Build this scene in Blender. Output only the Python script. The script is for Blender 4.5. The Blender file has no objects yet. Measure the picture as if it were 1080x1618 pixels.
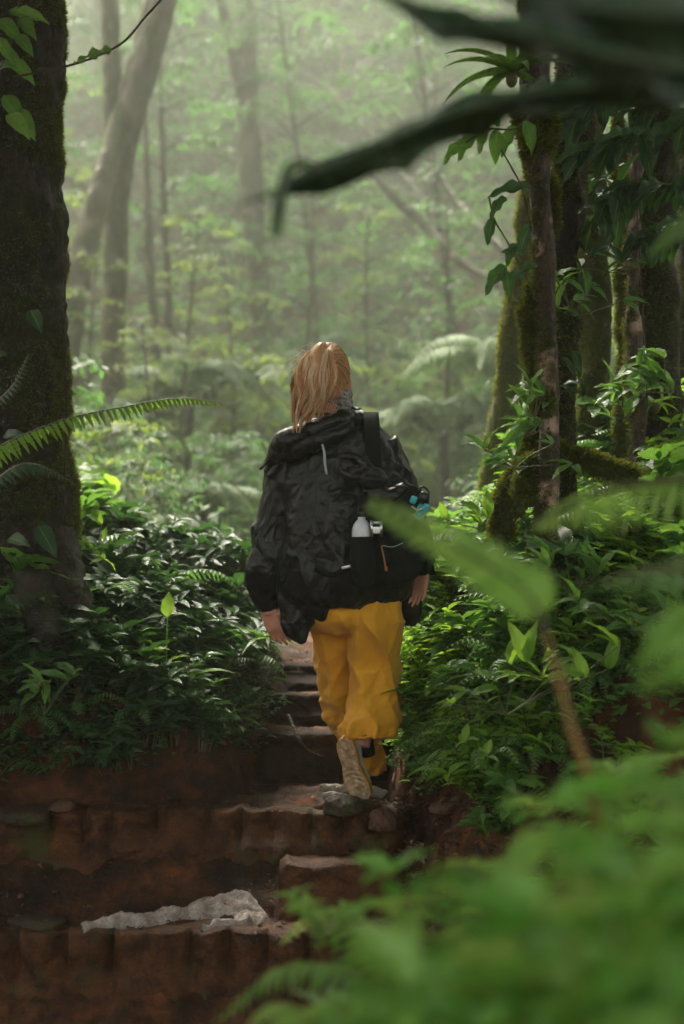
import bpy, math, random
import numpy as np
from mathutils import Vector, Matrix
R = math.radians
PI = math.pi
sc = bpy.context.scene
col = sc.collection

# ------------------------------------------------------------------ camera, sky, sun, exposure
CAM_Z = 1.5
FPX = 1618 * 50 / 36.0                      # focal length in photo pixels
cam_d = bpy.data.cameras.new('camera')
cam = bpy.data.objects.new('camera', cam_d)
col.objects.link(cam)
cam.location = (0, 0, CAM_Z)
cam.rotation_euler = (R(90), 0, 0)
cam_d.sensor_fit = 'VERTICAL'
cam_d.sensor_height = 36
cam_d.sensor_width = 24
cam_d.lens = 50
cam_d.clip_start = 0.05
cam_d.clip_end = 500
cam_d.dof.use_dof = True
cam_d.dof.focus_distance = 5.12
cam_d.dof.aperture_fstop = 1.65
sc.camera = cam

SUN_EL, SUN_AZ = 52, -20                    # azimuth measured from +Y towards +X
world = bpy.data.worlds.new('World')
sc.world = world
world.use_nodes = True
wn = world.node_tree
bgn = wn.nodes['Background']
sky = wn.nodes.new('ShaderNodeTexSky')
sky.sky_type = 'NISHITA'
sky.sun_disc = False
sky.sun_elevation = R(SUN_EL)
sky.sun_rotation = R(SUN_AZ)
sky.air_density = 1.0
sky.dust_density = 4.0
sky.ozone_density = 0.5
hs = wn.nodes.new('ShaderNodeHueSaturation')
hs.inputs['Saturation'].default_value = 0.35
wn.links.new(sky.outputs[0], hs.inputs['Color'])
tint = wn.nodes.new('ShaderNodeMix')
tint.data_type = 'RGBA'
tint.blend_type = 'MULTIPLY'
tint.inputs[0].default_value = 1
tint.inputs[7].default_value = (1.0, .97, .87, 1)
wn.links.new(hs.outputs[0], tint.inputs[6])
wn.links.new(tint.outputs[2], bgn.inputs[0])
bgn.inputs[1].default_value = 0.15
sl = bpy.data.lights.new('sun', 'SUN')
sl.energy = 5.0
sl.angle = R(20)
sl.color = (1.0, 0.94, 0.78)
sun = bpy.data.objects.new('sun', sl)
col.objects.link(sun)
sdir = Vector((math.sin(R(SUN_AZ)) * math.cos(R(SUN_EL)), math.cos(R(SUN_AZ)) * math.cos(R(SUN_EL)), math.sin(R(SUN_EL))))
sun.rotation_euler = sdir.to_track_quat('Z', 'Y').to_euler()
sc.view_settings.view_transform = 'Standard'
sc.view_settings.look = 'None'
sc.view_settings.gamma = 1
sc.view_settings.exposure = 1.95
sc.render.engine = 'CYCLES'
sc.cycles.use_denoising = True
sc.cycles.max_bounces = 6
sc.cycles.diffuse_bounces = 3
sc.cycles.glossy_bounces = 2
sc.cycles.transmission_bounces = 3
sc.cycles.volume_bounces = 1
sc.cycles.transparent_max_bounces = 4
sc.cycles.caustics_reflective = False
sc.cycles.caustics_refractive = False

# ------------------------------------------------------------------ noise
def _hash(ix, iy, iz, s):
    h = (ix * 374761393 + iy * 668265263 + iz * 2147483647 + s * 1274126177) & 0xFFFFFFFF
    h = ((h ^ (h >> 13)) * 1274126177) & 0xFFFFFFFF
    h = h ^ (h >> 16)
    return (h & 0xFFFFFF) / float(0xFFFFFF)

def vnoise(P, s=0):
    P = np.asarray(P, float)
    I = np.floor(P).astype(np.int64)
    f = P - I
    f = f * f * (3 - 2 * f)
    r = 0
    for dx in (0, 1):
        for dy in (0, 1):
            for dz in (0, 1):
                w = (f[:, 0] if dx else 1 - f[:, 0]) * (f[:, 1] if dy else 1 - f[:, 1]) * (f[:, 2] if dz else 1 - f[:, 2])
                r = r + w * _hash(I[:, 0] + dx, I[:, 1] + dy, I[:, 2] + dz, s)
    return r * 2 - 1

def fbm(P, oct=4, s=0, gain=.5):
    P = np.asarray(P, float)
    a, t, out = 1.0, 0.0, 0
    for o in range(oct):
        out = out + a * vnoise(P * 2 ** o + o * 17.3, s + o)
        t += a
        a *= gain
    return out / t

def ridge(P, oct=3, s=0):
    P = np.asarray(P, float)
    a, t, out = 1.0, 0.0, 0
    for o in range(oct):
        out = out + a * (1 - 2 * np.abs(vnoise(P * 1.9 ** o + o * 9.1, s + o)))
        t += a
        a *= .5
    return out / t

def worley(P, s=0):
    """F2 - F1: flat facets divided by sharp creases"""
    P = np.asarray(P, float)
    I = np.floor(P).astype(np.int64)
    f1 = np.full(len(P), 9.); f2 = np.full(len(P), 9.)
    for dx in (-1, 0, 1):
        for dy in (-1, 0, 1):
            for dz in (-1, 0, 1):
                a, b, c = I[:, 0] + dx, I[:, 1] + dy, I[:, 2] + dz
                q = np.stack([a + _hash(a, b, c, s), b + _hash(a, b, c, s + 1), c + _hash(a, b, c, s + 2)], 1)
                d = np.linalg.norm(q - P, axis=1)
                f2 = np.where(d < f1, f1, np.minimum(f2, d))
                f1 = np.minimum(f1, d)
    return f2 - f1

def sstep(a, b, x):
    t = np.clip((x - a) / (b - a), 0, 1)
    return t * t * (3 - 2 * t)

# ------------------------------------------------------------------ mesh builder (quads, numpy)
class MB:
    def __init__(s):
        s.V, s.F, s.C, s.n = [], [], [], 0

    def add(s, V, F, C=None):
        V = np.asarray(V, float).reshape(-1, 3)
        F = np.asarray(F, np.int64).reshape(-1, 4)
        if C is None:
            C = np.tile([.5, .5, .5], (len(V), 1))
        s.V.append(V)
        s.F.append(F + s.n)
        s.C.append(np.asarray(C, float))
        s.n += len(V)
        return s

    def data(s):
        return np.concatenate(s.V), np.concatenate(s.F), np.concatenate(s.C)

    def mesh(s, name, origin=(0, 0, 0), smooth=True):
        V, F, C = s.data()
        V = V - np.array(origin)
        me = bpy.data.meshes.new(name)
        me.vertices.add(len(V))
        me.vertices.foreach_set('co', V.ravel())
        me.loops.add(len(F) * 4)
        me.loops.foreach_set('vertex_index', F.ravel().astype(np.int32))
        me.polygons.add(len(F))
        me.polygons.foreach_set('loop_start', np.arange(0, len(F) * 4, 4, dtype=np.int32))
        me.polygons.foreach_set('loop_total', np.full(len(F), 4, dtype=np.int32))
        me.polygons.foreach_set('use_smooth', np.full(len(F), smooth))
        me.update(calc_edges=True)
        a = me.color_attributes.new('Col', 'FLOAT_COLOR', 'POINT')
        a.data.foreach_set('color', np.concatenate([C, np.ones((len(C), 1))], 1).ravel())
        me.validate()
        return me

def grid_faces(nu, nv, wrap=False):
    # nu rows, nv columns of vertices
    i = np.arange(nu - 1)[:, None]
    jn = nv if wrap else nv - 1
    j = np.arange(jn)[None, :]
    a = i * nv + j
    b = i * nv + (j + 1) % nv
    return np.stack([a, b, b + nv, a + nv], -1).reshape(-1, 4)

def link(name, me, mat, parent=None, loc=(0, 0, 0)):
    o = bpy.data.objects.new(name, me)
    col.objects.link(o)
    if mat is not None:
        me.materials.clear()
        me.materials.append(mat)
    o.location = loc
    if parent is not None:
        o.parent = parent
    return o

def tag(o, label=None, cat=None, group=None, kind=None):
    if label: o['label'] = label
    if cat: o['category'] = cat
    if group: o['group'] = group
    if kind: o['kind'] = kind
    return o

def thing(name, loc, label, cat, group=None, rz=0):
    o = bpy.data.objects.new(name, None)
    o.empty_display_size = .1
    col.objects.link(o)
    o.location = loc
    o.rotation_euler = (0, 0, rz)
    return tag(o, label, cat, group)

def build(mb, name, mat, parent=None, origin=None):
    """one mesh object; world-space vertices are moved to the parent's or its own origin"""
    if parent is not None:
        org = np.array(world_loc(parent))
        return link(name, mb.mesh(name, org), mat, parent)
    org = np.zeros(3) if origin is None else np.array(origin, float)
    return link(name, mb.mesh(name, org), mat, None, org)

def world_loc(o):
    p = Vector((0, 0, 0))
    while o is not None:
        p += o.location
        o = o.parent
    return p

def kids(o):
    return [c for c in bpy.data.objects if c.parent == o]

_kids = {}
def copy_tree(o, parent=None):
    c = o.copy()
    col.objects.link(c)
    c.parent = parent
    if o.name not in _kids:
        _kids[o.name] = kids(o)
    for ch in _kids[o.name]:
        copy_tree(ch, c)
    return c

def at(px, py, d):
    """place at depth d (metres from the viewpoint along the trail) read off the photo"""
    return np.array([(px - 540) * d / FPX, d, CAM_Z - (py - 809) * d / FPX])

def ats(L):
    return [at(*p) for p in L]

def spline(P, n):
    """Catmull-Rom through points (any dimension)"""
    P = np.asarray(P, float)
    if len(P) == 2:
        t = np.linspace(0, 1, n)[:, None]
        return P[0] * (1 - t) + P[1] * t
    Q = np.vstack([2 * P[0] - P[1], P, 2 * P[-1] - P[-2]])
    t = np.linspace(0, len(P) - 1 - 1e-9, n)
    k = t.astype(int)
    f = (t - k)[:, None]
    a, b, c, d = Q[k], Q[k + 1], Q[k + 2], Q[k + 3]
    return .5 * ((2 * b) + (c - a) * f + (2 * a - 5 * b + 4 * c - d) * f ** 2 + (3 * b - a - 3 * c + d) * f ** 3)

def tube(mb, P, rad, seg=8, n=None, cap=True, flat=None, rnd=.5, disp=None, up=(0, 1, .01)):
    """swept tube; P control points, rad radii at them (scalar or list); flat = (rx factor, rz factor)"""
    P = np.asarray(P, float)
    rad = np.full(len(P), rad, float) if np.isscalar(rad) else np.asarray(rad, float)
    if n:
        Q = spline(np.hstack([P, rad[:, None]]), n)
        P, rad = Q[:, :3], np.maximum(Q[:, 3], 1e-4)
    T = np.gradient(P, axis=0)
    T /= np.linalg.norm(T, axis=1)[:, None] + 1e-12
    N = np.zeros_like(P)
    u = np.array(up, float)
    u = u - T[0] * u.dot(T[0])
    if np.linalg.norm(u) < 1e-3:
        u = np.array([1, 0, 0.]) - T[0] * T[0][0]
    u /= np.linalg.norm(u)
    for i in range(len(P)):
        u = u - T[i] * u.dot(T[i])
        u /= np.linalg.norm(u) + 1e-12
        N[i] = u
    B = np.cross(T, N)
    a = np.linspace(0, 2 * PI, seg, endpoint=False)
    fx, fz = flat or (1, 1)
    V = P[:, None] + rad[:, None, None] * (np.cos(a)[None, :, None] * N[:, None] * fz + np.sin(a)[None, :, None] * B[:, None] * fx)
    if disp is not None:
        D = (V - P[:, None])
        D /= np.linalg.norm(D, axis=2)[..., None] + 1e-9
        V = V + D * disp(V.reshape(-1, 3)).reshape(V.shape[0], V.shape[1])[..., None]
    t = np.linspace(0, 1, len(P))
    C = np.stack(np.broadcast_arrays(np.full((1, 1), rnd), (a / (2 * PI))[None], t[:, None]), -1)
    if cap:
        V = np.concatenate([np.tile(P[0], (1, seg, 1)), V, np.tile(P[-1], (1, seg, 1))])
        C = np.concatenate([C[:1], C, C[-1:]])
    mb.add(V.reshape(-1, 3), grid_faces(len(V), seg, True), C.reshape(-1, 3))
    return P

def loft(mb, rings, seg=32, n=None, sup=2.0, rot=0):
    """closed stack of level rings (cx, cy, z, rx, ry)"""
    Q = np.asarray(rings, float)
    if n:
        Q = spline(Q, n)
    a = np.linspace(0, 2 * PI, seg, endpoint=False)
    ca = np.sign(np.cos(a)) * np.abs(np.cos(a)) ** (2 / sup)
    sa = np.sign(np.sin(a)) * np.abs(np.sin(a)) ** (2 / sup)
    V = np.stack([Q[:, 0:1] + Q[:, 3:4] * ca, Q[:, 1:2] + Q[:, 4:5] * sa, np.repeat(Q[:, 2:3], seg, 1)], -1)
    if Q[0, 2] > Q[-1, 2]:
        V = V[::-1]
    V = np.concatenate([np.tile(V[0].mean(0), (1, seg, 1)), V, np.tile(V[-1].mean(0), (1, seg, 1))])
    mb.add(V.reshape(-1, 3), grid_faces(len(V), seg, True))

def ellipsoid(mb, c, r, rot=None, seg=20, rings=12):
    th = np.linspace(0, PI, rings)
    a = np.linspace(0, 2 * PI, seg, endpoint=False)
    V = np.stack([np.sin(th)[:, None] * np.cos(a), np.sin(th)[:, None] * np.sin(a), np.repeat(-np.cos(th)[:, None], seg, 1)], -1) * np.array(r)
    V = V.reshape(-1, 3)
    if rot is not None:
        V = V @ np.array(rot).T
    mb.add(V + np.array(c), grid_faces(rings, seg, True))

def rbox(mb, c, half, rot=None, e=.25, seg=28, rings=16):
    """rounded box as a super-ellipsoid"""
    th = np.linspace(-PI / 2, PI / 2, rings)
    a = np.linspace(-PI, PI, seg, endpoint=False)
    p = lambda x: np.sign(x) * np.abs(x) ** e
    V = np.stack([p(np.cos(th))[:, None] * p(np.cos(a)), p(np.cos(th))[:, None] * p(np.sin(a)), np.repeat(p(np.sin(th))[:, None], seg, 1)], -1) * np.array(half)
    V = V.reshape(-1, 3)
    if rot is not None:
        V = V @ np.array(rot).T
    mb.add(V + np.array(c), grid_faces(rings, seg, True))

def ribbon(mb, P, W, side, thick=.003, rnd=.5):
    """strap: flat closed band along P, half width W, side = direction across"""
    P = np.asarray(P, float)
    T = np.gradient(P, axis=0)
    T /= np.linalg.norm(T, axis=1)[:, None]
    S = np.tile(np.array(side, float), (len(P), 1)) if np.ndim(side) == 1 else np.asarray(side, float)
    S = S - T * (S * T).sum(1)[:, None]
    S /= np.linalg.norm(S, axis=1)[:, None]
    N = np.cross(S, T)
    W = np.full(len(P), W) if np.isscalar(W) else np.asarray(W)
    h = thick / 2
    c = [(-1, -1), (-.33, -1.25), (.33, -1.25), (1, -1), (1, 1), (.33, 1.25), (-.33, 1.25), (-1, 1)]
    V = np.stack([P + S * (a * W)[:, None] + N * (b * h) for a, b in c], 1)
    V = np.concatenate([np.tile(V[0].mean(0), (1, 8, 1)), V, np.tile(V[-1].mean(0), (1, 8, 1))])
    mb.add(V.reshape(-1, 3), grid_faces(len(V), 8, True), np.tile([rnd, .5, .5], (V.shape[0] * 8, 1)))

# ------------------------------------------------------------------ leaves
def leaf_t(nl=4, nw=2, L=1.0, W=.3, shape='lance', droop=.3, fold=.15, wave=0.0, teeth=0, twist=0.):
    """leaf of unit length along +Y, face up +Z; Col = (random, across, along)"""
    t = np.linspace(0, 1, nl + 1)
    if shape == 'lance':
        w = np.sin(PI * t ** .75) ** .85 * (1 - .25 * t)
    elif shape == 'heart':
        w = np.sin(PI * np.clip(t * .96 + .04, 0, 1) ** .55) ** .8
    elif shape == 'strap':
        w = np.minimum(1, t * 6 + .35) * (1 - t ** 3)
    elif shape == 'pinna':
        w = np.minimum(1, .6 + t * 2) * (1 - t ** 2.2)
    elif shape == 'lobed':
        w = np.sin(PI * t ** .7) ** .8 * (1 + .0 * t)
    else:
        w = np.sin(PI * t)
    w = np.clip(w, .015, None)
    if teeth:
        w = w * (1 - .22 * np.abs(np.sin(teeth * PI * t)))
    u = np.linspace(-1, 1, nw + 1)
    y = L * (np.sin(droop * t) / max(droop, 1e-3))
    z = -L * (1 - np.cos(droop * t)) / max(droop, 1e-3)
    X = W * w[:, None] * u[None]
    Z = z[:, None] + np.abs(X) * fold * 2 + wave * W * np.sin(t * 17)[:, None] * u[None] ** 2 * np.sign(u)[None]
    Y = np.repeat(y[:, None], nw + 1, 1)
    if twist:
        Z = Z + X * np.sin(t * twist)[:, None]
    V = np.stack([X, Y, Z], -1).reshape(-1, 3)
    C = np.stack(np.broadcast_arrays(np.zeros((1, 1)), (u[None] + 1) / 2, t[:, None]), -1).reshape(-1, 3)
    return V, grid_faces(nl + 1, nw + 1), C

def scatter(mb, tmpl, P, D, U, S, Rn, SW=None):
    V, F, C = tmpl
    P, D, U = (np.asarray(a, float).reshape(-1, 3) for a in (P, D, U))
    n = len(P)
    if n == 0: return
    S = np.broadcast_to(np.asarray(S, float), (n,))
    SW = S if SW is None else np.broadcast_to(np.asarray(SW, float), (n,))
    D = D / (np.linalg.norm(D, axis=1)[:, None] + 1e-12)
    X = np.cross(D, np.broadcast_to(U, (n, 3)))
    X /= np.linalg.norm(X, axis=1)[:, None] + 1e-12
    Z = np.cross(X, D)
    W = P[:, None] + (V[None, :, 0:1] * SW[:, None, None]) * X[:, None] + (V[None, :, 1:2] * S[:, None, None]) * D[:, None] + (V[None, :, 2:3] * S[:, None, None]) * Z[:, None]
    FF = F[None] + (np.arange(n) * len(V))[:, None, None]
    CC = np.repeat(C[None], n, 0).copy()
    CC[:, :, 0] = np.broadcast_to(np.asarray(Rn, float), (n,))[:, None]
    mb.add(W.reshape(-1, 3), FF.reshape(-1, 4), CC.reshape(-1, 3))

class LeafBag:
    """collects leaf transforms, then scatters them in one go"""
    def __init__(s): s.a = []
    def add(s, p, d, u, sc_, r, sw=None): s.a.append((*p, *d, *u, sc_, r, sc_ if sw is None else sw))
    def to(s, mb, tmpl):
        if s.a:
            A = np.array(s.a)
            scatter(mb, tmpl, A[:, :3], A[:, 3:6], A[:, 6:9], A[:, 9], A[:, 10], A[:, 11])

def frond(mb, P, n, plen, prof, tmpl, up=(0, 0, 1), rnd=.5, rr=.0015, hang=.25, fwd=.35, rng=random, jit=.08, stem_mb=None):
    """fern frond: rachis through P, n pairs of pinnae of length plen*prof(t)"""
    Q = spline(P, n)
    tube(stem_mb or mb, Q, np.linspace(rr * 1.6, rr * .5, n), seg=4, cap=False, rnd=.9)
    T = np.gradient(Q, axis=0)
    T /= np.linalg.norm(T, axis=1)[:, None]
    U = np.array(up, float)
    bag = LeafBag()
    for i in range(2, n):
        t = i / (n - 1)
        s = np.cross(T[i], U)
        s /= np.linalg.norm(s) + 1e-9
        w = plen * prof(t)
        if w < .004: continue
        for sg in (-1, 1):
            d = s * sg + T[i] * (fwd + rng.uniform(-jit, jit)) + np.array([0, 0, -hang + rng.uniform(-jit, jit)])
            nrm = np.cross(s, T[i])
            if nrm[2] < 0: nrm = -nrm
            bag.add(Q[i], d, nrm + np.array([rng.uniform(-.2, .2), rng.uniform(-.2, .2), 0]), w * rng.uniform(.92, 1.05), min(1, max(0, rnd + rng.uniform(-.12, .12))), max(w * .8, plen * .5))
    bag.to(mb, tmpl)

def fprof(t): return max(0., math.sin(PI * min(1, max(0, t * .93 + .05)) ** .7)) ** .8

# ------------------------------------------------------------------ materials
def nodes_of(name):
    m = bpy.data.materials.new(name)
    m.use_nodes = True
    nt = m.node_tree
    b = nt.nodes['Principled BSDF']
    return m, nt, b

def N(nt, typ, **kw):
    n = nt.nodes.new(typ)
    for k, v in kw.items():
        if k == 'inp':
            for kk, vv in v.items(): n.inputs[kk].default_value = vv
        else: setattr(n, k, v)
    return n

def mathn(nt, op, a, b=None, c=None, clamp=False):
    n = nt.nodes.new('ShaderNodeMath')
    n.operation = op
    n.use_clamp = clamp
    for i, v in enumerate((a, b, c)):
        if v is None: continue
        if isinstance(v, (int, float)): n.inputs[i].default_value = v
        else: nt.links.new(v, n.inputs[i])
    return n.outputs[0]

def mix(nt, fac, a, b, typ='MIX'):
    n = nt.nodes.new('ShaderNodeMix')
    n.data_type = 'RGBA'
    n.blend_type = typ
    for s, v in ((n.inputs[0], fac), (n.inputs[6], a), (n.inputs[7], b)):
        if isinstance(v, (int, float)): s.default_value = v
        elif isinstance(v, tuple): s.default_value = (*v, 1) if len(v) == 3 else v
        else: nt.links.new(v, s)
    return n.outputs[2]

def ramp(nt, fac, stops):
    n = nt.nodes.new('ShaderNodeValToRGB')
    e = n.color_ramp.elements
    while len(e) < len(stops): e.new(.5)
    for i, (p, c) in enumerate(stops):
        e[i].position = p
        e[i].color = (*c, 1) if not isinstance(c, (int, float)) else (c, c, c, 1)
    nt.links.new(fac, n.inputs[0])
    return n.outputs[0]

def noise(nt, scale, detail=4, rough=.55, vec=None, dist=0):
    n = N(nt, 'ShaderNodeTexNoise', inp={'Scale': scale, 'Detail': detail, 'Roughness': rough, 'Distortion': dist})
    if vec is not None: nt.links.new(vec, n.inputs['Vector'])
    return n.outputs[0]

def objco(nt):
    return N(nt, 'ShaderNodeTexCoord').outputs['Object']

def bump(nt, h, strength, dist, bsdf):
    n = N(nt, 'ShaderNodeBump', inp={'Strength': strength, 'Distance': dist})
    nt.links.new(h, n.inputs['Height'])
    nt.links.new(n.outputs[0], bsdf.inputs['Normal'])
    return n

def leaf_mat(name, dark, mid, light, rough=.32, transl=.35, rib=(.25, .35, .08), ribw=.06, veins=14, spec=.5, spots=0.25):
    m, nt, b = nodes_of(name)
    at_ = N(nt, 'ShaderNodeAttribute', attribute_name='Col')
    sep = N(nt, 'ShaderNodeSeparateColor')
    nt.links.new(at_.outputs['Color'], sep.inputs[0])
    r, u, t = sep.outputs[0], sep.outputs[1], sep.outputs[2]
    oi = N(nt, 'ShaderNodeObjectInfo')
    k = mathn(nt, 'MULTIPLY_ADD', oi.outputs['Random'], .3, mathn(nt, 'MULTIPLY', r, .8), clamp=True)
    c = ramp(nt, k, [(0.0, dark), (.5, mid), (1.0, light)])
    oc = objco(nt)
    nz = noise(nt, 23, 3, .6, oc)
    c = mix(nt, mathn(nt, 'MULTIPLY', mathn(nt, 'SUBTRACT', nz, .45, clamp=True), spots * 4, clamp=True), c, tuple(x * .55 for x in mid))
    au = mathn(nt, 'ABSOLUTE', mathn(nt, 'MULTIPLY_ADD', u, 2., -1.))
    rb = mathn(nt, 'LESS_THAN', au, ribw)
    c = mix(nt, mathn(nt, 'MULTIPLY', rb, .5), c, rib)
    nt.links.new(c, b.inputs['Base Color'])
    b.inputs['Roughness'].default_value = rough
    nr = noise(nt, 60, 2, .5, oc)
    nt.links.new(mathn(nt, 'MULTIPLY_ADD', nr, .3, rough - .12), b.inputs['Roughness'])
    b.inputs['Specular IOR Level'].default_value = spec
    if veins:
        ph = mathn(nt, 'MULTIPLY_ADD', t, veins * 2 * PI, mathn(nt, 'MULTIPLY', au, -veins * 1.6))
        h = mathn(nt, 'ADD', mathn(nt, 'MULTIPLY', mathn(nt, 'ABSOLUTE', mathn(nt, 'SINE', mathn(nt, 'MULTIPLY', ph, .5))), .6), mathn(nt, 'MULTIPLY', au, .6))
        bump(nt, h, .5, .006, b)
    tr = N(nt, 'ShaderNodeBsdfTranslucent')
    nt.links.new(mix(nt, .6, c, tuple(min(1, x * 2.6) for x in light)), tr.inputs[0])
    ms = N(nt, 'ShaderNodeMixShader')
    ms.inputs[0].default_value = transl
    nt.links.new(b.outputs[0], ms.inputs[1])
    nt.links.new(tr.outputs[0], ms.inputs[2])
    nt.links.new(ms.outputs[0], nt.nodes['Material Output'].inputs[0])
    return m

M = {}
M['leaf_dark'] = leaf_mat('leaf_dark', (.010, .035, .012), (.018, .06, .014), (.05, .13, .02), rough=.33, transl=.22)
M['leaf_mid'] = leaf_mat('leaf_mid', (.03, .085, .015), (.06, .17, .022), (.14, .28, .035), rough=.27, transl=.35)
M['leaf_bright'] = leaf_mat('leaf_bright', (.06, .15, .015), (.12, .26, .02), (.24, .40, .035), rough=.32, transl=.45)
M['leaf_fern'] = leaf_mat('leaf_fern', (.025, .075, .02), (.05, .14, .025), (.11, .23, .04), rough=.4, transl=.35, veins=0)
M['leaf_front'] = leaf_mat('leaf_front', (.03, .17, .012), (.12, .38, .03), (.34, .58, .11), rough=.2, transl=.4)
M['leaf_big'] = leaf_mat('leaf_big', (.018, .045, .022), (.024, .06, .028), (.03, .07, .03), rough=.2, transl=.06, veins=22, spec=.8)
M['leaf_far'] = leaf_mat('leaf_far', (.014, .05, .018), (.03, .085, .024), (.07, .15, .035), rough=.6, transl=.4, veins=0, spots=0)
M['leaf_far_warm'] = leaf_mat('leaf_far_warm', (.035, .075, .02), (.07, .13, .025), (.15, .20, .035), rough=.6, transl=.45, veins=0, spots=0)
M['leaf_canopy'] = leaf_mat('leaf_canopy', (.02, .05, .012), (.04, .09, .02), (.07, .13, .03), rough=.65, transl=.12, veins=0, spots=0)

def bark_mat(name, c1, c2, moss, mossy=.5, rough=.75, scale=9, patch=None):
    m, nt, b = nodes_of(name)
    oc = objco(nt)
    mp = N(nt, 'ShaderNodeMapping', inp={'Scale': (1, 1, .3)})
    nt.links.new(oc, mp.inputs[0])
    n1 = noise(nt, scale * 3, 6, .65, mp.outputs[0], .4)
    c = ramp(nt, n1, [(.3, c1), (.62, c2), (.8, tuple(x * 1.5 for x in c2))])
    if patch:
        np_ = noise(nt, 5.5, 3, .5, oc)
        c = mix(nt, ramp(nt, np_, [(.54, 0), (.60, 1)]), c, patch)
    nm = noise(nt, 5, 5, .65, oc, .5)
    nf = noise(nt, 90, 3, .7, oc)
    k = mathn(nt, 'MULTIPLY_ADD', nf, .25, mathn(nt, 'SUBTRACT', nm, .62 - mossy * .35))
    k = ramp(nt, k, [(.1, 0), (.2, 1)])
    mc = mix(nt, nf, tuple(x * .5 for x in moss), tuple(min(1, x * 1.6) for x in moss))
    c = mix(nt, k, c, mc)
    nt.links.new(c, b.inputs['Base Color'])
    nt.links.new(mathn(nt, 'MULTIPLY_ADD', k, .3, rough - .2), b.inputs['Roughness'])
    b.inputs['Specular IOR Level'].default_value = .35
    h = mathn(nt, 'ADD', n1, mathn(nt, 'MULTIPLY', mathn(nt, 'MULTIPLY', nf, k), .9))
    bump(nt, h, 1.0, .045, b)
    return m

M['bark_dark'] = bark_mat('bark_dark', (.010, .005, .003), (.035, .016, .008), (.035, .04, .006), .42)
M['bark_red'] = bark_mat('bark_red', (.03, .018, .012), (.10, .06, .04), (.07, .065, .012), .22, patch=(.55, .36, .27), rough=.55)
M['bark_moss'] = bark_mat('bark_moss', (.03, .022, .008), (.07, .05, .02), (.11, .12, .015), .85)
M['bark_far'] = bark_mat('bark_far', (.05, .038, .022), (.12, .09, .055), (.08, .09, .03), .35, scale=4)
M['root'] = bark_mat('root', (.03, .014, .008), (.08, .04, .022), (.05, .05, .012), .15)

def moss_mat():
    m, nt, b = nodes_of('moss')
    at_ = N(nt, 'ShaderNodeAttribute', attribute_name='Col')
    sep = N(nt, 'ShaderNodeSeparateColor')
    nt.links.new(at_.outputs['Color'], sep.inputs[0])
    c = ramp(nt, sep.outputs[0], [(0, (.03, .04, .004)), (.5, (.10, .12, .01)), (1, (.26, .25, .02))])
    nt.links.new(c, b.inputs['Base Color'])
    b.inputs['Roughness'].default_value = .7
    tr = N(nt, 'ShaderNodeBsdfTranslucent')
    nt.links.new(mix(nt, .5, c, (.35, .36, .03)), tr.inputs[0])
    ms = N(nt, 'ShaderNodeMixShader')
    ms.inputs[0].default_value = .4
    nt.links.new(b.outputs[0], ms.inputs[1])
    nt.links.new(tr.outputs[0], ms.inputs[2])
    nt.links.new(ms.outputs[0], nt.nodes['Material Output'].inputs[0])
    return m
M['moss'] = moss_mat()

def soil_mat():
    m, nt, b = nodes_of('soil')
    oc = objco(nt)
    a1 = noise(nt, 3.4, 6, .65, oc)
    a2 = noise(nt, 14, 8, .7, oc)
    a3 = noise(nt, 70, 4, .7, oc)
    c = ramp(nt, a1, [(.36, (.018, .007, .003)), (.5, (.085, .028, .011)), (.64, (.24, .080, .028))])
    c = mix(nt, ramp(nt, a2, [(.4, 0), (.65, 1)]), c, (.03, .017, .011))
    c = mix(nt, ramp(nt, a3, [(.6, 0), (.72, .5)]), c, (.10, .05, .03))
    mg = noise(nt, 3.1, 5, .7, oc)
    c = mix(nt, ramp(nt, mg, [(.62, 0), (.72, .7)]), c, (.03, .04, .01))
    nt.links.new(c, b.inputs['Base Color'])
    w = ramp(nt, noise(nt, 6, 4, .6, oc), [(.4, .9), (.66, .42)])
    nt.links.new(w, b.inputs['Roughness'])
    b.inputs['Specular IOR Level'].default_value = .16
    h = mathn(nt, 'ADD', mathn(nt, 'MULTIPLY', a2, 1.2), mathn(nt, 'MULTIPLY', a3, .5))
    bump(nt, h, 1.0, .03, b)
    return m
M['soil'] = soil_mat()

def stone_mat(name, c1, c2, rough=.6, moss=.0, sc_=12):
    m, nt, b = nodes_of(name)
    oc = objco(nt)
    a = noise(nt, sc_, 8, .68, oc, .3)
    b.inputs['Specular IOR Level'].default_value = .18
    f = noise(nt, sc_ * 9, 4, .7, oc)
    c = ramp(nt, a, [(.3, c1), (.7, c2)])
    c = mix(nt, ramp(nt, f, [(.35, .5), (.6, 0)]), c, tuple(x * .35 for x in c1))
    if moss:
        g = noise(nt, 5, 5, .7, oc)
        c = mix(nt, ramp(nt, g, [(.62 - moss * .2, 0), (.72 - moss * .2, .85)]), c, (.05, .055, .012))
    nt.links.new(c, b.inputs['Base Color'])
    nt.links.new(mathn(nt, 'MULTIPLY_ADD', a, .35, rough - .2), b.inputs['Roughness'])
    bump(nt, mathn(nt, 'ADD', a, mathn(nt, 'MULTIPLY', f, .35)), .9, .02, b)
    return m
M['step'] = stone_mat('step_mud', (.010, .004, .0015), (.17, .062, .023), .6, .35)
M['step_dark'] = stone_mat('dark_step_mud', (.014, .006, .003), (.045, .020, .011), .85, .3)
M['stone'] = stone_mat('wet_stone', (.025, .016, .012), (.10, .065, .048), .5, .4)
M['stone_red'] = stone_mat('red_stone', (.06, .028, .018), (.2, .10, .07), .55, .1)
M['chalk'] = stone_mat('pale_wood', (.25, .2, .16), (.6, .52, .45), .7, 0, 30)

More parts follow.
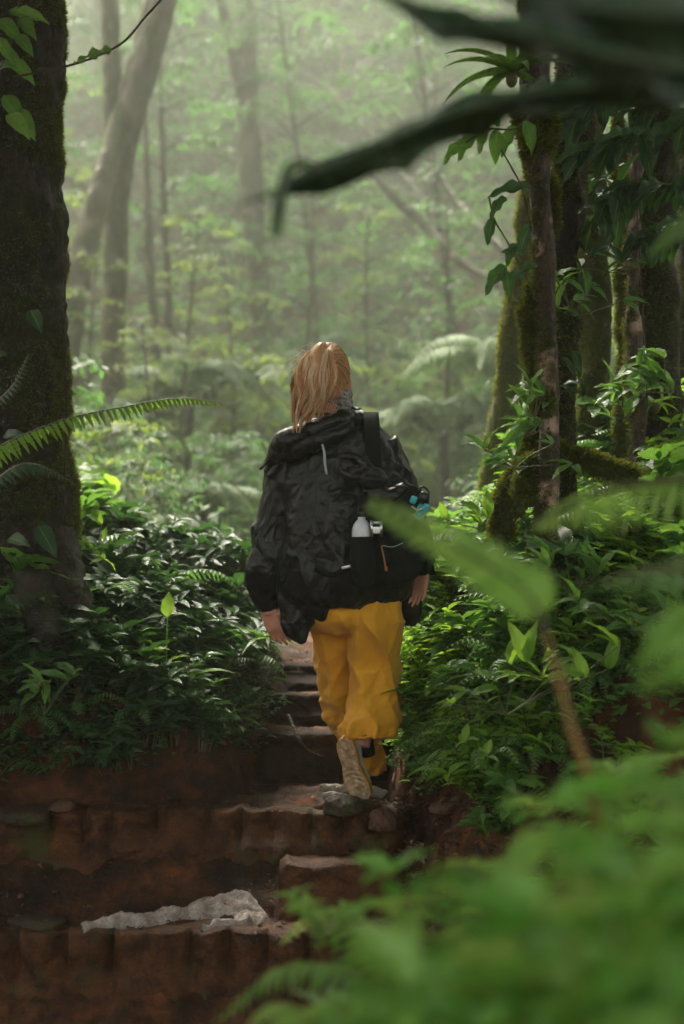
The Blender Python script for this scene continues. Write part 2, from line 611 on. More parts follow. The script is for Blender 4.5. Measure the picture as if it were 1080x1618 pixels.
def simple(name, c, rough=.5, metal=0, c2=None, scale=20, bumps=0, spec=.5, detail=4):
    m, nt, b = nodes_of(name)
    b.inputs['Metallic'].default_value = metal
    b.inputs['Specular IOR Level'].default_value = spec
    oc = objco(nt)
    n = noise(nt, scale, detail, .6, oc)
    nt.links.new(mix(nt, ramp(nt, n, [(.35, 0), (.65, 1)]), c, c2 or tuple(x * .8 for x in c)), b.inputs['Base Color'])
    nt.links.new(mathn(nt, 'MULTIPLY_ADD', n, .2, rough - .1), b.inputs['Roughness'])
    if bumps: bump(nt, n, bumps, .004, b)
    return m

M['skin'] = simple('skin', (.62, .30, .21), .5, 0, (.52, .22, .15), 25)
M['skin'].node_tree.nodes['Principled BSDF'].inputs['Subsurface Weight'].default_value = .0
M['white_alu'] = simple('white_bottle', (.72, .74, .78), .3)
M['black_plastic'] = simple('black_plastic', (.012, .012, .013), .35)
M['turquoise'] = simple('turquoise_plastic', (.03, .42, .46), .35)
M['metal'] = simple('metal', (.6, .6, .6), .3, 1)
M['orange_cord'] = simple('orange_cord', (.35, .13, .04), .6)
M['reflective'] = simple('reflective_piping', (.35, .40, .42), .4)
M['elastic'] = simple('stretch_fabric', (.010, .010, .011), .9, spec=.2)
M['scarf'] = simple('patterned_scarf', (.45, .42, .38), .85, 0, (.05, .05, .05), 90)
M['legging'] = simple('dark_legging', (.012, .012, .014), .85, spec=.2)
M['shoe_white'] = simple('white_shoe_knit', (.82, .80, .77), .7, 0, (.66, .62, .58), 120, .4)
M['sole'] = simple('gum_sole', (.66, .38, .11), .5, 0, (.40, .20, .05), 30)
M['tread'] = simple('worn_tread', (.62, .48, .32), .6, 0, (.30, .16, .07), 45)
M['sack'] = stone_mat('pale_sack', (.24, .15, .11), (.74, .67, .64), .6, 0, 14)
M['dead_leaf'] = leaf_mat('dead_leaf', (.05, .02, .01), (.12, .05, .02), (.25, .12, .04), rough=.35, transl=.1, rib=(.1, .05, .02), veins=8)

def nylon_mat():
    m, nt, b = nodes_of('black_nylon')
    oc = objco(nt)
    v = N(nt, 'ShaderNodeTexVoronoi', feature='DISTANCE_TO_EDGE', inp={'Scale': 16.0})
    d = noise(nt, 9, 3, .5, oc)
    mp = N(nt, 'ShaderNodeVectorMath', operation='MULTIPLY_ADD')
    nn = N(nt, 'ShaderNodeTexNoise', inp={'Scale': 7.0, 'Detail': 4.0})
    nt.links.new(oc, nn.inputs['Vector'])
    nt.links.new(nn.outputs['Color'], mp.inputs[0])
    mp.inputs[1].default_value = (.3, .3, .3)
    nt.links.new(oc, mp.inputs[2])
    nt.links.new(mp.outputs[0], v.inputs['Vector'])
    f = noise(nt, 40, 4, .6, oc, .6)
    h = mathn(nt, 'ADD', mathn(nt, 'MULTIPLY', mathn(nt, 'MINIMUM', v.outputs[0], .25), 1.6), mathn(nt, 'MULTIPLY', f, .35))
    nt.links.new(mix(nt, d, (.006, .0055, .0055), (.011, .010, .010)), b.inputs['Base Color'])
    b.inputs['Roughness'].default_value = .38
    b.inputs['Specular IOR Level'].default_value = .32
    bump(nt, h, .3, .010, b)
    return m
M['nylon'] = nylon_mat()

def cotton_mat():
    m, nt, b = nodes_of('mustard_cotton')
    oc = objco(nt)
    n = noise(nt, 5, 4, .6, oc)
    f = noise(nt, 300, 2, .6, oc)
    c = ramp(nt, n, [(.3, (.62, .26, .006)), (.7, (.84, .40, .012))])
    c = mix(nt, mathn(nt, 'MULTIPLY', f, .3), c, (.45, .20, .01))
    nt.links.new(c, b.inputs['Base Color'])
    b.inputs['Roughness'].default_value = .8
    b.inputs['Sheen Weight'].default_value = .15
    cr = noise(nt, 22, 4, .55, oc, .8)
    bump(nt, mathn(nt, 'ADD', cr, mathn(nt, 'MULTIPLY', f, .1)), .45, .012, b)
    return m
M['cotton'] = cotton_mat()

def hair_mat():
    m, nt, b = nodes_of('strawberry_blond_hair')
    at_ = N(nt, 'ShaderNodeAttribute', attribute_name='Col')
    sep = N(nt, 'ShaderNodeSeparateColor')
    nt.links.new(at_.outputs['Color'], sep.inputs[0])
    c = ramp(nt, sep.outputs[0], [(0, (.22, .095, .035)), (.4, (.76, .40, .18)), (.75, (.97, .62, .34)), (1, (.98, .80, .54))])
    nt.links.new(c, b.inputs['Base Color'])
    b.inputs['Roughness'].default_value = .38
    b.inputs['Specular IOR Level'].default_value = .4
    tr = N(nt, 'ShaderNodeBsdfTranslucent')
    nt.links.new(c, tr.inputs[0])
    ms = N(nt, 'ShaderNodeMixShader')
    ms.inputs[0].default_value = .08
    nt.links.new(b.outputs[0], ms.inputs[1])
    nt.links.new(tr.outputs[0], ms.inputs[2])
    nt.links.new(ms.outputs[0], nt.nodes['Material Output'].inputs[0])
    return m
M['hair'] = hair_mat()
def stemmat():
    return simple('green_stem', (.06, .09, .02), .5, 0, (.09, .06, .02), 30)
M['stem'] = stemmat()
M['stem_orange'] = simple('orange_stem', (.26, .12, .018), .5, 0, (.14, .11, .02), 12)

# ------------------------------------------------------------------ terrain
TY = np.array([-60, 0, 3.5, 4.0, 5.0, 5.12, 5.35, 5.8, 7, 9, 12, 20, 60.])
TL = np.array([-2, -1.6, -1.6, -1.6, -1.62, -1.45, -.42, -.27, -.34, -.5, -.7, -1.2, -2])
TR = np.array([.6, .55, .55, .40, .32, .26, .20, .22, .42, .6, .9, 1.5, 2])
SM_Y = np.array([-60, 3.0, 4.3, 4.8, 5.3, 5.9, 6.5, 9, 12, 18, 26, 36, 62.])
SM_Z = np.array([-1.5, -.15, .0, .28, .46, .64, .80, 1.0, 1.08, 1.4, 2.7, 8., 28.])

def trail_z(y):
    z = np.interp(y, SM_Y, SM_Z)
    z = np.where(y < 4.64, -.14, z)
    z = np.where((y >= 4.64) & (y < 5.15), .130 + (y - 4.52) * .05, z)
    z = np.where((y >= 4.78) & (y < 5.15), np.interp(y, [4.78, 4.86, 5.02, 5.15], [.143, .20, .315, .33]), z)
    z = np.where((y >= 4.30) & (y < 4.64), np.interp(y, [4.30, 4.50, 4.64], [-.14, .0, .03]), z)
    z = np.where((y >= 5.15) & (y < 5.68), .425 + (y - 5.03) * .02, z)
    z = np.where((y >= 5.68) & (y < 6.13), .60, z)
    z = np.where((y >= 6.13) & (y < 6.5), .70, z)
    return np.where(y < 0, np.interp(y, [-60, 0], [-3, -.14]), z)

LX = np.array([-.05, 0, .06, .16, .3, .6, 1.2, 3, 8, 20, 60])
LH = np.array([0, .02, .09, .20, .33, .47, .60, .95, 2.2, 6.5, 16])
RX = np.array([-.05, 0, .06, .16, .30, .55, 1.0, 3, 8, 20, 60])
RH = np.array([0, .03, .20, .42, .62, .85, 1.0, 1.5, 3., 7., 16])

def height(x, y, detail=True):
    x = np.asarray(x, float); y = np.asarray(y, float)
    xl = np.interp(y, TY, TL) + .05 * np.sin(y * 5.1)
    xr = np.interp(y, TY, TR) + .03 * np.sin(y * 7.3 + 1)
    dl, dr = xl - x, x - xr
    sm = np.interp(y, SM_Y, SM_Z)
    tz = trail_z(y)
    soft = np.interp(y, [2.5, 4.2, 4.9], [.62, .7, 1.0])     # lower bank near the viewpoint
    bank = np.where(dl > 0, np.interp(dl, LX, LH), np.where(dr > 0, np.interp(dr, RX, RH) * soft, 0))
    bank = bank * np.interp(y, [6.5, 10, 16, 24], [1, .40, .40, 1.])
    d = np.maximum(dl, dr)
    w = sstep(-.02, .10, d)
    z = tz * (1 - w) + sm * w + bank
    if detail:
        sh = x.shape
        P = np.stack([x.ravel(), y.ravel(), np.zeros(x.size)], 1)
        n = fbm(P * 1.3, 3, 5).reshape(sh) * .10 * np.clip(d * 2, 0, 1) + fbm(P * 7, 4, 9).reshape(sh) * (.02 + .10 * np.clip(d * 5, 0, 1) * np.clip(1.5 - d, .3, 1)) + fbm(P * 26, 3, 3).reshape(sh) * .014
        z = z + n
    return z

def hz(x, y):
    return float(height(np.array([x]), np.array([y]))[0])

def axis(segs):
    out = []
    for a, b, s in segs:
        out.append(np.arange(a, b, s))
    return np.unique(np.concatenate(out + [[segs[-1][1]]]))
gx = axis([(-60, -10, 2.5), (-10, -4, .4), (-4, -2, .08), (-2, 2, .022), (2, 4, .08), (4, 10, .4), (10, 60, 2.5)])
gy = axis([(-40, 0, 3), (0, 3.6, .08), (3.6, 4.26, .03), (4.26, 5.7, .015), (5.7, 8, .035), (8, 12, .12), (12, 20, .4), (20, 60, 2)])
X, Y = np.meshgrid(gx, gy)
Z = height(X, Y)
mb = MB()
mb.add(np.stack([X, Y, Z], -1).reshape(-1, 3), grid_faces(len(gy), len(gx)))
tag(build(mb, 'ground', M['soil']), kind='structure')

# ------------------------------------------------------------------ plants: prototypes
TL_FAR = leaf_t(2, 1, W=.22, droop=.5, fold=0)
TL_MID = leaf_t(4, 2, W=.20, droop=.6, fold=.2)
TL_NEAR = leaf_t(10, 4, W=.19, droop=.7, fold=.22, wave=.12)
TL_BROAD = leaf_t(10, 4, W=.27, droop=.6, fold=.18, wave=.10)
TL_PINNA = leaf_t(3, 2, W=.16, shape='pinna', droop=.5, fold=.2)
TL_PINNA_T = leaf_t(10, 2, W=.17, shape='pinna', droop=.45, fold=.2, teeth=5)
TL_SMALL = leaf_t(3, 2, W=.30, droop=.6, fold=.2)
TL_STRAP = leaf_t(8, 2, W=.07, shape='strap', droop=1.1, fold=.35)
TL_GRASS = leaf_t(6, 1, W=.02, shape='strap', droop=1.5, fold=0)

def rv(rng, s=1):
    return np.array([rng.uniform(-s, s), rng.uniform(-s, s), rng.uniform(-s, s)])

def herb(name, seed, mat, n_st=7, h=.30, ls=.085, tmpl=TL_MID, spread=.8, loc=(0, 0, 0), lean=(0, 0, 0)):
    """broad-leaved herb: several arching stems with pairs of leaves"""
    rng = random.Random(seed)
    root = thing(name, loc, None, None)
    L, S, bag = MB(), MB(), LeafBag()
    for k in range(n_st):
        a = rng.uniform(0, 2 * PI)
        hh = h * rng.uniform(.55, 1.1)
        r = spread * hh * rng.uniform(.3, 1.)
        base = np.array([math.cos(a) * .03, math.sin(a) * .03, 0])
        ln = np.array(lean, float) * hh
        P = [base, base + np.array([math.cos(a) * r * .35, math.sin(a) * r * .35, hh * .6]) + ln * .4, base + np.array([math.cos(a) * r, math.sin(a) * r, hh * rng.uniform(.8, 1)]) + ln]
        nn = rng.randint(5, 8)
        Q = spline(P, nn + 2)
        tube(S, Q, np.linspace(.0032, .0012, nn + 2), seg=5, cap=False)
        T = np.gradient(Q, axis=0)
        for i in range(2, nn + 2):
            b0 = rng.uniform(0, PI)
            for s in ((0, PI) if i < nn + 1 else (0, PI * .66, PI * 1.33)):
                b = b0 + s + rng.uniform(-.4, .4)
                d = np.array([math.cos(b), math.sin(b), rng.uniform(.0, .45)]) + T[i] / np.linalg.norm(T[i]) * .35
                u = np.array([0, 0, 1.]) + rv(rng, .35)
                sz = ls * rng.uniform(.55, 1.2) * (.75 + .35 * i / nn)
                bag.add(Q[i], d, u, sz, rng.random())
    bag.to(L, tmpl)
    o1 = link('leaves', L.mesh(name + '_leaves'), mat, root)
    o2 = link('stem', S.mesh(name + '_stem'), M['stem'], root)
    return root

def fern(name, seed, mat, n=7, L_=.45, pl=.085, pairs=22, tmpl=TL_PINNA, loc=(0, 0, 0), up=.55, bias=None):
    rng = random.Random(seed)
    root = thing(name, loc, None, None)
    L, S = MB(), MB()
    for k in range(n):
        a = 2 * PI * k / n + rng.uniform(-.4, .4)
        if bias is not None: a = bias + rng.uniform(-1.3, 1.3)
        l = L_ * rng.uniform(.7, 1.1)
        d = np.array([math.cos(a), math.sin(a), 0])
        e = up * rng.uniform(.7, 1.25)
        P = [np.zeros(3), d * l * .33 + np.array([0, 0, l * e * .55]), d * l * .70 + np.array([0, 0, l * e * .65]), d * l + np.array([0, 0, l * e * .30])]
        frond(L, P, pairs, pl * rng.uniform(.85, 1.1), fprof, tmpl, rnd=rng.uniform(.25, .9), rng=rng, stem_mb=S)
    link('fronds', L.mesh(name + '_fronds'), mat, root)
    link('stem', S.mesh(name + '_stem'), M['stem'], root)
    return root

def seedling(name, seed, mat, h=.2, n=6, ls=.11, tmpl=TL_BROAD, loc=(0, 0, 0)):
    rng = random.Random(seed)
    root = thing(name, loc, None, None)
    L, S, bag = MB(), MB(), LeafBag()
    P = [np.zeros(3), np.array([rng.uniform(-.03, .03), rng.uniform(-.03, .03), h * .5]), np.array([rng.uniform(-.05, .05), rng.uniform(-.05, .05), h])]
    Q = spline(P, 8)
    tube(S, Q, np.linspace(.004, .0018, 8), seg=5, cap=False)
    for k in range(n):
        i = 7 if k > n // 2 else 4 + k % 3
        a = k * 2.4 + rng.uniform(-.3, .3)
        d = np.array([math.cos(a), math.sin(a), rng.uniform(.2, .8)])
        p2 = Q[i] + d * ls * .2
        tube(S, [Q[i], p2], .0012, seg=4, cap=False)
        bag.add(p2, d, np.array([0, 0, 1.]) + rv(rng, .2), ls * rng.uniform(.7, 1.2), rng.random())
    bag.to(L, tmpl)
    link('leaves', L.mesh(name + '_leaves'), mat, root)
    link('stem', S.mesh(name + '_stem'), M['stem'], root)
    return root

def strap_plant(name, seed, mat, n=12, L_=.28, tmpl=TL_STRAP, loc=(0, 0, 0), up=.9):
    rng = random.Random(seed)
    root = thing(name, loc, None, None)
    L, bag = MB(), LeafBag()
    for k in range(n):
        a = k * 2.399
        e = up * rng.uniform(.4, 1.5)
        bag.add(np.zeros(3), (math.cos(a), math.sin(a), e), (0, 0, 1), L_ * rng.uniform(.6, 1.1), rng.random())
    bag.to(L, tmpl)
    link('leaves', L.mesh(name + '_leaves'), mat, root)
    return root

def placed(proto, first, x, y, z, s=1, rz=None, label=None, cat=None, group=None, tilt=(0, 0), rng=random):
    o = proto if not first.get(proto.name) else copy_tree(proto)
    if o is proto:
        first[proto.name] = True
        _kids.setdefault(proto.name, kids(proto))
    o.location = (x, y, z)
    o.rotation_euler = (tilt[0], tilt[1], rng.uniform(0, 2 * PI) if rz is None else rz)
    o.scale = (s, s, s)
    return tag(o, label, cat, group)
used = {}
rng = random.Random(11)

# ground cover on the banks (nobody could count it)
def ground_cover(name, label, xs, ys, n, ls, mat, seed, dens=None, tmpl=TL_SMALL, lift=.10, clump=1):
    r = np.random.default_rng(seed)
    x = r.uniform(xs[0], xs[1], n * 3); y = r.uniform(ys[0], ys[1], n * 3)
    if clump:
        m = fbm(np.stack([x * 3, y * 3, np.full(len(x), seed)], 1), 3, seed) > r.uniform(-.45, .35, len(x))
        x, y = x[m], y[m]
    if dens is not None:
        k = dens(x, y); x, y = x[k], y[k]
    x, y = x[:n], y[:n]
    n = len(x)
    e = .03
    z = height(x, y)
    gxx = (height(x + e, y, False) - height(x - e, y, False)) / (2 * e)
    gyy = (height(x, y + e, False) - height(x, y - e, False)) / (2 * e)
    Nn = np.stack([-gxx, -gyy, np.ones(n)], 1)
    Nn /= np.linalg.norm(Nn, axis=1)[:, None]
    a = r.uniform(0, 2 * PI, n)
    D = np.stack([np.cos(a), np.sin(a), r.uniform(-.1, .5, n)], 1) + Nn * .35 + np.array([0, -.3, 0])
    P = np.stack([x, y, z], 1) + Nn * (r.uniform(0, 1, n) ** 1.5 * lift)[:, None]
    U = Nn * .5 + np.array([0, 0, 1.]) + r.uniform(-.4, .4, (n, 3))
    S = ls * r.uniform(.5, 1.4, n)
    mb = MB()
    scatter(mb, tmpl, P, D, U, S, r.uniform(0, 1, n))
    tag(build(mb, name, mat), label, 'ground cover', kind='stuff')

def dl_of(x, y): return np.interp(y, TY, TL) - x
def dr_of(x, y): return x - np.interp(y, TY, TR)

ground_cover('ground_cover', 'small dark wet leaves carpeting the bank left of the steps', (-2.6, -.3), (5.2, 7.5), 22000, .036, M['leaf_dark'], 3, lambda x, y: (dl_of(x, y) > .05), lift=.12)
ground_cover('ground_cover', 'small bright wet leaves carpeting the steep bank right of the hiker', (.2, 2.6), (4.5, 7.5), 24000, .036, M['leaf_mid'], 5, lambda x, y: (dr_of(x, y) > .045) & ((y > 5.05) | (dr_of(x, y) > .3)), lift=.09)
ground_cover('ground_cover', 'low leafy growth over the bank near the bottom right corner', (.45, 2.2), (.6, 4.5), 5000, .05, M['leaf_mid'], 8, lambda x, y: (dr_of(x, y) > .05), lift=.12)
ground_cover('undergrowth', 'blurred low undergrowth on the slope beyond the trail left', (-9, -.5), (7.5, 22), 9000, .10, M['leaf_far'], 9, lambda x, y: (dl_of(x, y) > .15), lift=.35, tmpl=TL_FAR)
ground_cover('undergrowth', 'blurred low undergrowth on the slope beyond the trail right', (.3, 10), (7.5, 22), 9000, .10, M['leaf_far'], 10, lambda x, y: (dr_of(x, y) > .15), lift=.35, tmpl=TL_FAR)

ground_cover('undergrowth', 'hazy leafy growth clothing the far hillside', (-24, 24), (20, 58), 26000, .42, M['leaf_far'], 15, lambda x, y: np.abs(x) < .45 * y + 2, lift=1.3, tmpl=TL_FAR, clump=0)
# bank plants
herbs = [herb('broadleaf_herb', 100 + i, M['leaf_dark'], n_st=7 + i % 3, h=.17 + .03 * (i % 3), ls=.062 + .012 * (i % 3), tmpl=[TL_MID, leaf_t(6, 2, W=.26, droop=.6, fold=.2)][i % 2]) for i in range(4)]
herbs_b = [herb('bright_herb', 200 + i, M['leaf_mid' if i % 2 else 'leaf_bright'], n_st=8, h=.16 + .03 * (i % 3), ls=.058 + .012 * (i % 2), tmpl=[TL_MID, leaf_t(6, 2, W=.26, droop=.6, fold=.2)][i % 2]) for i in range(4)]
ferns = [fern('small_fern', 300 + i, M['leaf_fern'], n=6 + i, L_=.22 + .04 * i, pl=.045, pairs=18) for i in range(3)]
seeds = [seedling('seedling', 400 + i, M['leaf_bright'], h=.14 + .03 * i, n=6, ls=.09) for i in range(3)]
straps = [strap_plant('strap_leaf_plant', 500 + i, M['leaf_mid'], n=11, L_=.22) for i in range(2)]

def bank_scatter(side, n, xs, ys, kinds, group, label, cat, cond, seed, smin=.8, smax=1.3):
    r = random.Random(seed)
    k = 0
    tries = 0
    while k < n and tries < n * 60:
        tries += 1
        x, y = r.uniform(*xs), r.uniform(*ys)
        if not cond(x, y): continue
        p = r.choice(kinds)
        placed(p, used, x, y, hz(x, y) - .01, r.uniform(smin, smax), None, label, cat, group, tilt=(r.uniform(0.0, .45), r.uniform(-.3, .3)), rng=r)
        k += 1

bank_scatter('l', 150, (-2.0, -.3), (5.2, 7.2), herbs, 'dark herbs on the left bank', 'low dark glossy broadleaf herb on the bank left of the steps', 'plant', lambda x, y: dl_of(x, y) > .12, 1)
bank_scatter('l', 70, (-1.7, -.35), (5.14, 5.36), herbs + ferns[:1], 'plants hanging on the left bank face', 'small dark plant hanging on the earth face of the left bank', 'plant', lambda x, y: dl_of(x, y) > .03, 12, .8, 1.2)
bank_scatter('r', 60, (.2, .8), (5.0, 6.4), herbs_b, 'plants overhanging the trail on the right', 'bright leafy plant overhanging the trail beside the legs of the hiker', 'plant', lambda x, y: .04 < dr_of(x, y) < .25, 14, .8, 1.2)
bank_scatter('l', 20, (-2.0, -.35), (5.25, 6.8), ferns, 'small ferns on the left bank', 'small green fern among the dark herbs on the left bank', 'fern', lambda x, y: dl_of(x, y) > .25, 2)
bank_scatter('l', 12, (-1.2, -.28), (5.3, 6.6), straps, 'strap-leaved plants on the left bank edge', 'narrow strap-leaved plant at the trail edge of the left bank', 'plant', lambda x, y: .12 < dl_of(x, y) < .6, 3)
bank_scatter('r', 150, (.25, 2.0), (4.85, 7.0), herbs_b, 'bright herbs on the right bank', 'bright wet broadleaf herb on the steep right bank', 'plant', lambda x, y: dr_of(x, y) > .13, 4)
bank_scatter('r', 22, (.25, 2.0), (4.7, 6.8), ferns, 'small ferns on the right bank', 'small fern growing out of the steep right bank', 'fern', lambda x, y: dr_of(x, y) > .12, 5)
bank_scatter('r', 26, (.45, 1.7), (3.9, 5.2), seeds + herbs_b[:2], 'seedlings on the right bank', 'pale green seedling with broad leaves low on the right bank', 'seedling', lambda x, y: dr_of(x, y) > .12, 6, .8, 1.1)

bank_scatter('r', 75, (.36, 1.0), (4.55, 5.1), herbs_b + ferns, 'plants on the right bank face', 'small plant rooted in the bare face of the right bank', 'plant', lambda x, y: dr_of(x, y) > .10, 31, .8, 1.25)
big_h = [herb('broad_leaved_plant', 250 + i, M[['leaf_mid', 'leaf_dark'][i % 2]], n_st=5, h=.24, ls=.12, tmpl=TL_BROAD, spread=.6) for i in range(3)]
big_f = [fern('arching_fern', 350 + i, M['leaf_fern'], n=6, L_=.38, pl=.07, pairs=22, tmpl=TL_PINNA_T) for i in range(2)]
bank_scatter('l', 16, (-1.9, -.4), (5.2, 6.6), big_h, 'broad-leaved plants on the left bank', 'larger broad-leaved plant among the small dark herbs of the left bank', 'plant', lambda x, y: dl_of(x, y) > .12, 21)
bank_scatter('l', 9, (-1.7, -.4), (5.2, 6.2), big_f, 'arching ferns on the left bank', 'arching fern with long fronds on the left bank', 'fern', lambda x, y: dl_of(x, y) > .12, 22)
bank_scatter('r', 16, (.35, 1.7), (4.4, 6.4), big_h, 'broad-leaved plants on the right bank', 'larger broad-leaved plant on the steep right bank', 'plant', lambda x, y: dr_of(x, y) > .15, 23)
bank_scatter('r', 9, (.35, 1.6), (4.5, 6.2), big_f, 'arching ferns on the right bank', 'arching fern with long fronds on the steep right bank', 'fern', lambda x, y: dr_of(x, y) > .15, 24)

# named plants that can be picked out
s0 = seedling('seedling', 41, M['leaf_bright'], h=.13, n=5, ls=.09, loc=(0, 0, 0))
p = at(262, 1000, 5.45)
s0.location = (p[0], p[1], hz(p[0], p[1]) + .02)
tag(s0, 'seedling with one bright upright leaf crowning the left bank', 'seedling')
lf = MB()
q = at(264, 975, 5.42)
zz = hz(p[0], p[1])
tube(lf, [np.array([p[0], p[1], zz]), q], .002, seg=5)
scatter(lf, TL_BROAD, [q], [(.02, .1, 1)], [(0, -1, .1)], .105, .95)
build(lf, 'leaf', M['leaf_bright'], s0)

# ------------------------------------------------------------------ trunks
def bark_disp(amp, sc_=6, seed=0, lump=.0):
    def f(V):
        q = V * np.array([sc_, sc_, sc_ * .35])
        d = ridge(q * 1.6, 3, seed) * amp * .6 + fbm(V * 28, 3, seed + 3) * amp * .45
        if lump: d = d + fbm(V * 5, 3, seed + 7) * lump
        return d
    return f

TL_MOSS = leaf_t(2, 1, W=.10, shape='lance', droop=.5, fold=0)
def moss_on(name, V, F, n, ls, parent, seed, bias=None, thr=-.15, sc_=4, hang=.6, label=None):
    """tufts of moss standing off a surface"""
    r = np.random.default_rng(seed)
    a, b, c = V[F[:, 0]], V[F[:, 1]], V[F[:, 3]]
    nr = np.cross(b - a, c - a)
    ar = np.linalg.norm(nr, axis=1)
    nr = nr / (ar[:, None] + 1e-12)
    cen = V[F].mean(1)
    w = ar * (fbm(cen * sc_, 3, seed) > thr)
    if bias is not None:
        w = w * np.clip(.25 + nr @ np.array(bias), .03, None)
    idx = r.choice(len(F), n, p=w / w.sum())
    u, v = r.uniform(0, 1, (2, n, 1))
    P = V[F[idx, 0]] * (1 - u) * (1 - v) + V[F[idx, 1]] * u * (1 - v) + V[F[idx, 3]] * (1 - u) * v + V[F[idx, 2]] * u * v
    Nn = nr[idx]
    D = Nn + r.uniform(-.7, .7, (n, 3)) + np.array([0, 0, -hang]) * r.uniform(0, 1, (n, 1))
    mb = MB()
    scatter(mb, TL_MOSS, P - Nn * .002, D, r.uniform(-1, 1, (n, 3)), ls * r.uniform(.4, 1.4, n), np.clip(r.uniform(0, 1, n) * .7 + .3 * fbm(P * 9, 2, 1), 0, 1))
    o = build(mb, name, M['moss'], parent)
    o['kind'] = 'stuff'
    return o

def trunk_tree(name, pts, rad, mat, label, seg=40, n=160, amp=.02, lump=.03, moss=0, moss_ls=.012, bias=None, cat='tree', crown=None, group=None, seed=0, thr=-.15):
    P = ats(pts) if len(pts[0]) == 3 and not isinstance(pts, np.ndarray) else pts
    P = np.array(P)
    i0 = int(np.argmin(P[:, 2]))
    root = thing(name, tuple(P[i0]), label, cat, group)
    mb = MB()
    rr = np.array(rad, float)
    tube(mb, P, rr, seg=seg, n=n, disp=bark_disp(amp, seed=seed, lump=lump))
    build(mb, 'trunk', mat, root)
    if moss:
        V, F, C = mb.data()
        moss_on('moss', V, F, moss, moss_ls, root, seed + 50, bias, thr)
    return root

def spray_crown(seed, R_, H, nb=26, leaves=70, ls=.13, tmpl=TL_FAR, z0=0., flat=.4, limb=.02, trunk_top=True):
    """layered sprays of leaves on limbs round a stem along z from 0 to H"""
    rng = random.Random(seed)
    L, S, bag = MB(), MB(), LeafBag()
    for k in range(nb):
        z = z0 + (H - z0) * (k + rng.random()) / nb
        a = k * 2.399 + rng.uniform(-.5, .5)
        l = R_ * rng.uniform(.55, 1.1) * (1 - .45 * (z / H) ** 2)
        d = np.array([math.cos(a), math.sin(a), 0])
        P = [np.array([0, 0, z]), np.array([0, 0, z]) + d * l * .5 + np.array([0, 0, l * .25]), np.array([0, 0, z]) + d * l + np.array([0, 0, l * rng.uniform(-.05, .3)])]
        Q = spline(P, 9)
        tube(S, Q, np.linspace(limb, limb * .25, 9), seg=5, cap=False)
        pr = rng.random()
        sub = rng.randint(4, 6)
        for j in range(sub):
            q = Q[2 + j * 6 // sub]
            b = a + rng.uniform(-1.3, 1.3)
            dd = np.array([math.cos(b), math.sin(b), rng.uniform(-.2, .25)])
            ll = l * rng.uniform(.3, .6)
            for i in range(leaves // sub):
                t = (i + rng.random()) / (leaves // sub)
                pos = q + dd * ll * t + rv(rng, .12 * l) * np.array([1, 1, flat]) + np.array([0, 0, -.15 * ll * t * t])
                c = b + rng.choice((-1, 1)) * rng.uniform(.3, 1.3)
                bag.add(pos, (math.cos(c), math.sin(c), rng.uniform(-.7, .15)), np.array([0, 0, 1.]) + rv(rng, .45), ls * rng.uniform(.6, 1.3), min(1, max(0, pr * .6 + rng.random() * .4)))
    bag.to(L, tmpl)
    return L, S

def far_tree(seed, H=8, R_=1.6, r0=.07, z0=1.5, nb=30, leaves=80, ls=.13, mat='leaf_far', lean=.3, name='understory_tree'):
    rng = random.Random(seed)
    root = thing(name, (0, 0, 0), None, None)
    L, S = spray_crown(seed, R_, H, nb, leaves, ls, z0=z0)
    P = [np.zeros(3) - np.array([0, 0, .4]), np.array([0, 0, H * .5]), np.array([0, 0, H])]
    for V in L.V + S.V:                            # gentle sway of the stem carries its crown
        h = V[:, 2] / H
        V[:, 0] += lean * H * .12 * np.sin(h * 2.6 + seed)
        V[:, 1] += lean * H * .08 * np.sin(h * 3.1 + seed * 2)
    T = MB()
    tube(T, P, [r0, r0 * .7, r0 * .2], seg=12, n=30, disp=bark_disp(.01, seed=seed, lump=.02))
    V = T.V[0]
    h = V[:, 2] / H
    V[:, 0] += lean * H * .12 * np.sin(h * 2.6 + seed)
    V[:, 1] += lean * H * .08 * np.sin(h * 3.1 + seed * 2)
    link('trunk', T.mesh(name + '_trunk'), M['bark_far'], root)
    link('limbs', S.mesh(name + '_limbs'), M['bark_far'], root)
    link('crown', L.mesh(name + '_crown'), M[mat], root)
    return root

# --- the large dark mossy tree at the left edge
big = trunk_tree('mossy_tree', [(10, 1150, 5.75), (22, 950, 5.7), (20, 700, 5.65), (12, 400, 5.6), (6, 100, 5.6), (0, -300, 5.7), (-20, -900, 5.9)], [.34, .27, .225, .215, .225, .21, .17], M['bark_dark'],
                 'huge dark mossy tree trunk cut by the left edge of the picture', seg=110, n=480, amp=.022, lump=.045, moss=60000, moss_ls=.016, bias=(.8, .1, .1), seed=3, thr=.02)
# buttress roots, part of the same tree
mbx = MB()
tube(mbx, ats([(75, 860, 5.6), (100, 950, 5.45), (118, 1010, 5.35)]), [.12, .09, .05], seg=24, n=50, disp=bark_disp(.018, seed=8, lump=.03))
tube(mbx, ats([(55, 880, 5.55), (60, 960, 5.35), (70, 1020, 5.2)]), [.10, .08, .05], seg=24, n=50, disp=bark_disp(.018, seed=9, lump=.03))
build(mbx, 'buttress_root', M['bark_dark'], big)

